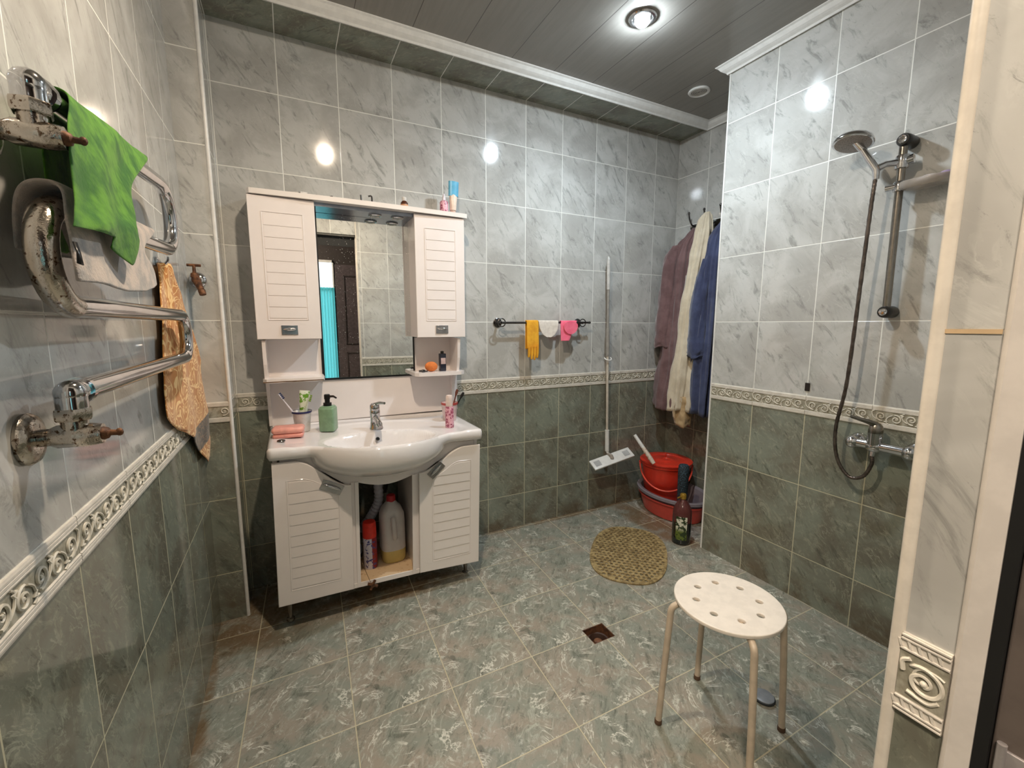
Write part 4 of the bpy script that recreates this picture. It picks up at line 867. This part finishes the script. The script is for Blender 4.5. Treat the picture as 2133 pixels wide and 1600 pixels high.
# mauve brown robe
robe('mauve-brown bathrobe hanging nearest the back corner, left of the cream one', 2.14, 1.90, M_brown,
     [(2.425, 2.10, 1.905, .012, .012), (2.415, 2.105, 1.86, .030, .035), (2.40, 2.135, 1.78, .055, .075), (2.395, 2.15, 1.60, .065, .095), (2.385, 2.155, 1.30, .07, .105), (2.38, 2.165, 1.0, .075, .11), (2.375, 2.18, .80, .08, .115), (2.375, 2.18, .69, .08, .11)],
     [(2.36, 2.185, 1.80, .03, .03), (2.345, 2.21, 1.70, .045, .05), (2.335, 2.225, 1.50, .045, .052), (2.325, 2.235, 1.30, .045, .055), (2.32, 2.24, 1.16, .045, .055), (2.32, 2.24, 1.12, .044, .054)], 1)
def cuffhem(t):
    robe_body([(2.345, 2.02, .80, .05, .05), (2.34, 2.045, .70, .05, .06), (2.335, 2.035, .60, .045, .05)], cloth('tan_lining', (190, 162, 122), (168, 140, 100), 20), 6, 30, 5, .1, 'belt_end', t)
robe('cream bathrobe hanging between the brown and the blue one', 2.02, 1.95, M_cream,
     [(2.415, 2.0, 1.985, .012, .018), (2.40, 2.0, 1.93, .032, .042), (2.385, 2.0, 1.80, .045, .055), (2.37, 2.015, 1.60, .05, .058), (2.355, 2.03, 1.35, .055, .062), (2.35, 2.04, 1.10, .058, .075), (2.345, 2.055, .88, .06, .09), (2.34, 2.065, .70, .06, .09)],
     None, 3, cuffhem)
robe('navy-blue bathrobe hanging nearest the shower wall, right of the cream one', 1.88, 1.90, M_blue,
     [(2.42, 1.885, 1.905, .012, .014), (2.405, 1.885, 1.85, .035, .035), (2.385, 1.885, 1.75, .06, .055), (2.375, 1.895, 1.50, .065, .065), (2.37, 1.90, 1.2, .07, .075), (2.365, 1.91, .95, .07, .085), (2.36, 1.905, .70, .07, .075)],
     [(2.345, 1.915, 1.68, .03, .035), (2.325, 1.935, 1.50, .042, .050), (2.315, 1.945, 1.30, .045, .050), (2.305, 1.93, 1.12, .046, .052), (2.305, 1.93, 1.07, .047, .053)], 5)

# ================================================================ tub, bucket, bottle, brushes in the alcove
def oval(cx, cy, z, a, b, n=44): return [Vector((cx+a*math.cos(2*PI*i/n), cy+b*math.sin(2*PI*i/n), z)) for i in range(n)]
tcx, tcy = 2.268, 2.03; M_tub = simple('coral_plastic', (214, 84, 74), .35, var=.03); M_tubc = simple('smoky_clear_plastic', (150, 142, 150), .22, var=.03, alpha=.72)
tb1 = thing('wash_tub', 'oval coral-red plastic tub on the floor of the alcove under the bucket', 'tub', (tcx, tcy, 0))
MB().rings([oval(tcx, tcy, z, a_, b_) for z, a_, b_ in ((.002, .135, .205), (.006, .145, .215), (.06, .160, .232), (.112, .172, .246), (.116, .184, .258), (.122, .184, .258), (.122, .172, .246), (.10, .165, .238), (.02, .14, .21))]).build('tub_body', M_tub, tb1)
tb2 = thing('wash_tub', 'oval smoky translucent tub nested inside the coral-red tub', 'tub', (tcx, tcy, .03))
MB().rings([oval(tcx, tcy, z, a_, b_) for z, a_, b_ in ((.028, .132, .20), (.10, .155, .228), (.150, .168, .242), (.152, .190, .264), (.145, .193, .267), (.143, .196, .270), (.160, .196, .270), (.164, .190, .264), (.158, .165, .238), (.034, .130, .198))]).build('tub_body', M_tubc, tb2)
bcx, bcy = 2.275, 2.105; M_red = simple('red_plastic', (214, 58, 40), .32, var=.03)
bk = thing('bucket', 'red plastic bucket with red lid and bail handle standing inside the oval tubs', 'bucket', (bcx, bcy, .038))
MB().lathe([(.118, .038), (.125, .042), (.146, .20), (.150, .205), (.151, .25), (.158, .318), (.166, .322), (.167, .336), (.160, .338)], (bcx, bcy, 0), n=44).build('bucket_body', M_red, bk)
for s_ in (-1, 1): MB().ell((bcx+s_*.118, bcy-s_*.118, .318), (.012, .012, .014), 10, 8).build('handle_lug', M_red, bk)
hp_ = []
for i in range(25):
    t = PI*i/24; a_ = Vector((.118, -.118, 0)); hp_.append(Vector((bcx, bcy, .318))+a_*1.02*math.cos(t)+Vector((-.122, -.122, -.135))*math.sin(t))
MB().tube(hp_, .0055, 8).build('bail_handle', simple('red_handle', (230, 84, 66), .35), bk)
ldo = MB().lathe([(.170, .338), (.173, .342), (.173, .350), (.165, .354), (.120, .353), (.118, .350), (.06, .350), (.055, .354), (.03, .354), (.028, .350), (.001, .350)], (bcx, bcy, 0), n=44).build('lid', M_red, bk)
MB().tube(bez([(bcx+.05, bcy+.05, .353), (bcx+.075, bcy+.075, .362), (bcx+.10, bcy+.10, .353)], 8), .007, 8).build('lid_tab', M_red, ldo)
w0, w1_ = P(1322, 906, 1, 2.17), P(1362, 966, 1, 2.035)
lt = thing('brush_handle', 'cream plastic long-handled brush leaning across the red lid', 'brush', w1_)
MB().tube([w0, w0.lerp(w1_, .45)], [.0115, .0125], 10).build('grip', M_trim, lt); MB().tube([w0.lerp(w1_, .45), w0.lerp(w1_, .8), w1_], [.013, .016, .013], 10).build('brush_body', simple('scuffed_cream', (214, 200, 186), .4, rgb2=(178, 120, 100), nscale=60, rng=(.5, .6)), lt)
sbx, sby = 2.135, 1.83
q = thing('scrub_brush', 'dark speckled blue-black brush standing in the front of the tubs', 'brush', (sbx, sby, .10))
MB().lathe([(.026, 0), (.030, .01), (.033, .20), (.031, .235), (.026, .243)], (sbx, sby, .17)).build('brush_head', simple('speckled_bristle', (26, 34, 42), .7, rgb2=(70, 96, 112), nscale=160, rng=(.5, .62), bump=1, bscale=160), q)
MB().tube([(sbx, sby, .06), (sbx, sby, .17)], [.014, .018], 12).build('brush_stem', M_black, q)
gx, gy = 1.992, 1.70
q = thing('detergent_bottle', 'large dark green-black bottle with gold cap and green label at the shower wall corner', 'bottle', (gx, gy, 0))
MB().lathe([(.040, 0), (.050, .006), (.053, .02), (.053, .135)], (gx, gy, 0), n=36).build('liquid_part', simple('black_liquid', (14, 20, 16), .12, coat=.5), q)
MB().lathe([(.053, .135), (.053, .185), (.048, .215), (.030, .248), (.017, .262), (.015, .275)], (gx, gy, 0), n=36).build('bottle_shoulder', simple('maroon_clear', (96, 52, 50), .15, alpha=.85), q)
MB().lathe([(.018, .270), (.018, .292), (.015, .298), (.006, .300)], (gx, gy, 0)).tube([(gx-.01, gy, .284), (gx-.055, gy-.01, .286)], [.006, .004], 8).build('pump_cap', simple('gold_plastic', (176, 140, 56), .3, .5), q)
k = NT('bottle_label_green'); g = k.n('ShaderNodeTexCoord').outputs['Object']; sx = k.n('ShaderNodeSeparateXYZ'); k.L.new(g, sx.inputs[0])
k.put(k.b.inputs['Base Color'], k.mix(k.map(k.noise(g, 50, 2), .48, .52), k.mix(k.map(sx.outputs[2], .08, .12), lin((92, 108, 40)), lin((206, 206, 190))), lin((40, 56, 26))))
lb = []
for z in (.035, .175): lb.append([Vector((gx+.0545*math.cos(a_), gy+.0545*math.sin(a_), z)) for a_ in [math.radians(185+68*i/12) for i in range(13)]])
MB().grid(lb).build('paper_label', k.m, q)

# ================================================================ shower set on the right wall
xr = XR-.050; ss = thing('shower_riser', 'grey steel shower riser rail with black end mounts on the right wall', 'shower rail', (XR, .835, 1.33))
MB().tube([(xr, .833, 1.915), (xr, .829, 1.325)], .0125, 20).build('rail', M_steel, ss)
for y, z in ((.829, 1.925), (.829, 1.322)):
    MB().lathe([(.0215, 0), (.0225, .008), (.0225, .050), (.021, .066), (.018, .070)], (XR-.001, y, z), (-1, 0, 0)).build('end_mount', M_black, ss)
    MB().lathe([(.014, .069), (.013, .073), (.008, .074)], (XR-.001, y, z), (-1, 0, 0)).tube(arc((XR-.0735, y, z), .0115, .6, 5.4, 20, (0, 1, 0), (0, 0, 1)), .0022, 6).build('end_cap', M_chrome, ss)
hz = 1.853
sl = MB().lathe([(.019, -.022), (.020, -.018), (.020, .018), (.019, .022)], (xr, .832, hz)).tube([(xr, .832, hz), (xr-.035, .865, hz-.002), (xr-.048, .882, hz-.012)], [.012, .011, .013], 12).tube([(xr+.005, .80, hz+.004), (xr, .832, hz)], [.017, .013], 14).build('slider', M_chrome, ss)
HC = Vector((1.985, .905, 1.838)); HD = Vector((1.90, 1.00, 1.955)); dn = (HD-HC).normalized()
HC = Vector((xr-.050, .887, 1.835)); HT = P(1797, 312, 0, 1.93)
hs = thing('hand_shower', 'round chrome hand shower head clipped on the riser slider', 'shower head', HC)
MB().tube([HC-Vector((0, 0, .03))+(HC-HT).normalized()*.004, HC, HC.lerp(HT, .5), HT], [.0095, .0125, .013, .0115], 14).build('handle', M_chrome, hs)
hcn = P(1777, 298, 0, 1.915); nrm = Vector((-.16, -.10, -1)).normalized(); nrm = Vector((-.25, -.02, -.97)).normalized()
MB().lathe([(.013, .034), (.034, .027), (.060, .012), (.065, .003), (.0645, -.003), (.061, -.005)], hcn, -nrm, n=44).tube([HT, hcn-nrm*.012], [.0115, .013], 12).build('head', M_chrome, hs)
fc = MB().lathe([(.060, 0), (.054, .002)], hcn+nrm*.004, nrm, n=40); fc.build('spray_face', simple('spray_face_grey', (150, 140, 134), .4, rgb2=(110, 102, 98), nscale=300, rng=(.5, .6)), hs)
# soap shelf on the rail
dz_ = 1.768; dsh = MB().lathe([(.018, -.016), (.019, -.012), (.019, .014), (.017, .018)], (xr, .832, dz_)).tube([(xr-.006, .832, dz_+.002), (xr-.014, .868, dz_)], [.010, .011], 12).build('dish_clamp', M_chrome, ss)
sdh = []
for z, k_ in ((-.020, .80), (-.012, .95), (.004, 1.0), (.006, .97), (-.006, .85)): sdh.append([Vector((xr-.012+.042*k_*math.copysign(abs(math.cos(t))**.8, math.cos(t)), .752+.075*k_*math.copysign(abs(math.sin(t))**.8, math.sin(t)), dz_+z)) for t in (2*PI*j/36 for j in range(36))])
MB().rings(sdh).build('soap_tray', simple('clear_acrylic', (176, 168, 160), .12, var=.02, alpha=.55), ss)
tag(relocate(MB().ell((xr-.016, .745, dz_+.004), (.020, .034, .012), 18, 10).build('soap_bar', simple('white_soap', (216, 206, 204), .4)), (xr-.016, .745, dz_-.006)), 'worn white soap bar lying in the riser soap tray', 'soap')
tag(relocate(MB().ell((xr-.02, .700, dz_+.006), (.014, .018, .010), 14, 8).build('soap_bar', simple('lilac_soap', (168, 150, 186), .4)), (xr-.02, .70, dz_-.004)), 'small lilac soap piece at the far end of the riser soap tray', 'soap')
# mixer
mz = .808; mx_ = thing('shower_mixer', 'chrome single-lever shower mixer on the dark green tiles of the right wall', 'shower mixer', (XR, .80, mz)); xm = XR-.055
m = MB(); m.tube([(xm, .885, mz+.002), (xm, .70, mz+.002)], [.0165, .0165], 18)
m.tube([(xm, .815, mz), (xm-.002, .815, mz+.055)], [.024, .0245], 20).ell((xm, .815, mz), (.025, .03, .025), 18, 12).tube([(xm, .815, mz), (xm-.008, .815, mz-.038)], [.012, .0105], 12); m.build('body', M_chrome, mx_)
for y in (.888, .705): MB().lathe([(.032, 0), (.032, .005), (.028, .022), (.020, .030)], (XR-.001, y, mz+.002), (-1, 0, 0)).ell((xm-.002, y, mz+.002), (.026, .024, .026), 18, 12).build('inlet_cup', M_chrome, mx_)
MB().lathe([(.0235, .055), (.0235, .062), (.021, .082), (.012, .092)], (xm-.002, .815, mz)).tube([(xm-.004, .815, mz+.086), (xm-.03, .83, mz+.098), (xm-.070, .872, mz+.115)], [.012, .010, .006], 10).build('lever', M_steel, mx_)
hpth = bez([(xr-.050, .887, 1.80), (xr-.046, .893, 1.70), (xr-.035, .905, 1.42), (xr-.03, .918, 1.05), (xr-.03, .940, .86), (xm-.015, .930, .735), (xm-.01, .885, .668), (xm-.008, .838, .680), (xm-.008, .814, .735), (xm-.008, .815, .772)], 150)
tag(relocate(MB().tube(hpth, [.0068+.0006*math.sin(i*2.1) for i in range(len(hpth))], 12).build('shower_hose', simple('steel_hose', (120, 110, 104), .3, .9, var=.15)), (xm, .88, .66)), 'flexible steel hose looping from hand shower down to the mixer', 'hose')
tag(relocate(MB().box((XR-.004, 1.096, .982), (XR-.0005, 1.116, 1.018), .001).build('wall_clip', simple('black_brown_stub', (34, 26, 22), .5), smooth=False), (XR, 1.106, .982)), 'small black rectangular stub on the right wall just above the border tiles', 'clip')

# ================================================================ floor things
SXc, SYc, SZ = 1.148, .790, .44
st = thing('round_stool', 'round cream metal stool with ring of eight holes on four bent tube legs', 'stool', (SXc, SYc, 0))
def circ(cx, cy, r_, n): return [(cx+r_*math.cos(2*PI*i/n), cy+r_*math.sin(2*PI*i/n)) for i in range(n)]
a0 = .25
MB().curve2d([circ(0, 0, .150, 72)]+[circ(.093*math.cos(a0+i*PI/4), .093*math.sin(a0+i*PI/4), .0130, 20) for i in range(8)], .006, Matrix.Translation((SXc-.012, SYc-.006, SZ)), .003).build('seat', M_stool, st, ang=40)
for an in (149, 60, -31, -120):
    u_ = Vector((math.cos(math.radians(an)), math.sin(math.radians(an)), 0)); c = Vector((SXc, SYc, 0)); c2 = Vector((SXc-.010, SYc-.005, 0))
    lg = bez([c2+u_*.05+ez*(SZ-.014), c2+u_*.13+ez*(SZ-.014), c2+u_*.153+ez*(SZ-.018), c2+u_*.166+ez*(SZ-.035), c.lerp(c2, .7)+u_*.170+ez*(SZ-.08), c+u_*.181+ez*.2, c+u_*.191+ez*.006], 60)
    l_ = MB().tube(lg, .0098, 14).build('leg', M_stleg, st)
    MB().lathe([(.0095, 0), (.0115, .002), (.0115, .014), (.0102, .016)], c+u_*.191).build('rubber_foot', simple('foot_brown', (84, 62, 44), .8), l_)
# woven oval anti-slip mat
ang = math.radians(44); ca, sa = math.cos(ang), math.sin(ang); mcx, mcy = 1.628, 1.742
def sup(a_, b_, e, n=96): return [(a_*math.copysign(abs(math.cos(t))**(2/e), math.cos(t)), b_*math.copysign(abs(math.sin(t))**(2/e), math.sin(t))) for t in (2*PI*i/n for i in range(n))]
loops = [sup(.308, .205, 2.6)]; pit = .026; i0 = 0
for i in range(-12, 13):
    for j in range(-8, 9):
        x, y = i*pit, (j+(.5 if i % 2 else 0))*pit
        if (abs(x)/.288)**2.6+(abs(y)/.186)**2.6 < 1: loops.append([(x+.0094*math.cos(t)*1.15, y+.0094*math.sin(t)) for t in (PI/4+PI/3*q_ for q_ in range(6))])
mt = MB().curve2d(loops, .005, Matrix.Translation((mcx, mcy, .0045)) @ Matrix.Rotation(ang, 4, 'Z'), .001).build('bath_mat', simple('beige_vinyl_weave', (170, 150, 106), .5, rgb2=(112, 94, 60), nscale=60), None, ang=40)
tag(relocate(mt, (mcx, mcy, 0)), 'beige woven anti-slip mat with rows of holes on the tiled floor', 'mat')
# drain: a square hole with rusty funnel
dr = thing('floor_drain', 'open square floor drain with rusty brown insides between mat and stool', 'drain', ((HX0+HX1)/2, (HY0+HY1)/2, -.07)); dcx, dcy = (HX0+HX1)/2, (HY0+HY1)/2
M_rdr = simple('rusty_drain', (112, 74, 48), .6, rgb2=(62, 40, 28), nscale=40, bump=.6)
m = MB(); w_ = .003
m.box((HX0, HY0, -.07), (HX0+w_, HY1, -.001)); m.box((HX1-w_, HY0, -.07), (HX1, HY1, -.001)); m.box((HX0+w_, HY0, -.07), (HX1-w_, HY0+w_, -.001)); m.box((HX0+w_, HY1-w_, -.07), (HX1-w_, HY1, -.001)); m.box((HX0, HY0, -.08), (HX1, HY1, -.07))
m.build('drain_box', M_rdr, dr, smooth=False)
MB().lathe([(.046, -.030), (.040, -.032), (.034, -.050), (.030, -.069)], (dcx, dcy, 0), caps=(False, False)).build('funnel', simple('dark_rust', (60, 40, 30), .6, bump=.4), dr)
MB().lathe([(.020, -.069), (.020, -.040), (.016, -.034), (.004, -.032)], (dcx, dcy, 0)).build('bell', M_rdr, dr)
cp_ = thing('drain_cover', 'small round grey cap with black ring on the floor under the stool', 'cap', (1.372, .789, 0))
MB().lathe([(.028, 0), (.030, .003), (.030, .007)], (1.372, .789, 0)).build('cap_base', M_ttrim, cp_); MB().lathe([(.034, .007), (.0355, .009), (.0355, .012), (.033, .013)], (1.372, .789, 0)).build('rubber_ring', M_blackr, cp_)
MB().lathe([(.032, .012), (.032, .016), (.029, .018), (.004, .0185)], (1.372, .789, 0)).build('cap_top', simple('cap_grey', (130, 134, 140), .35), cp_)
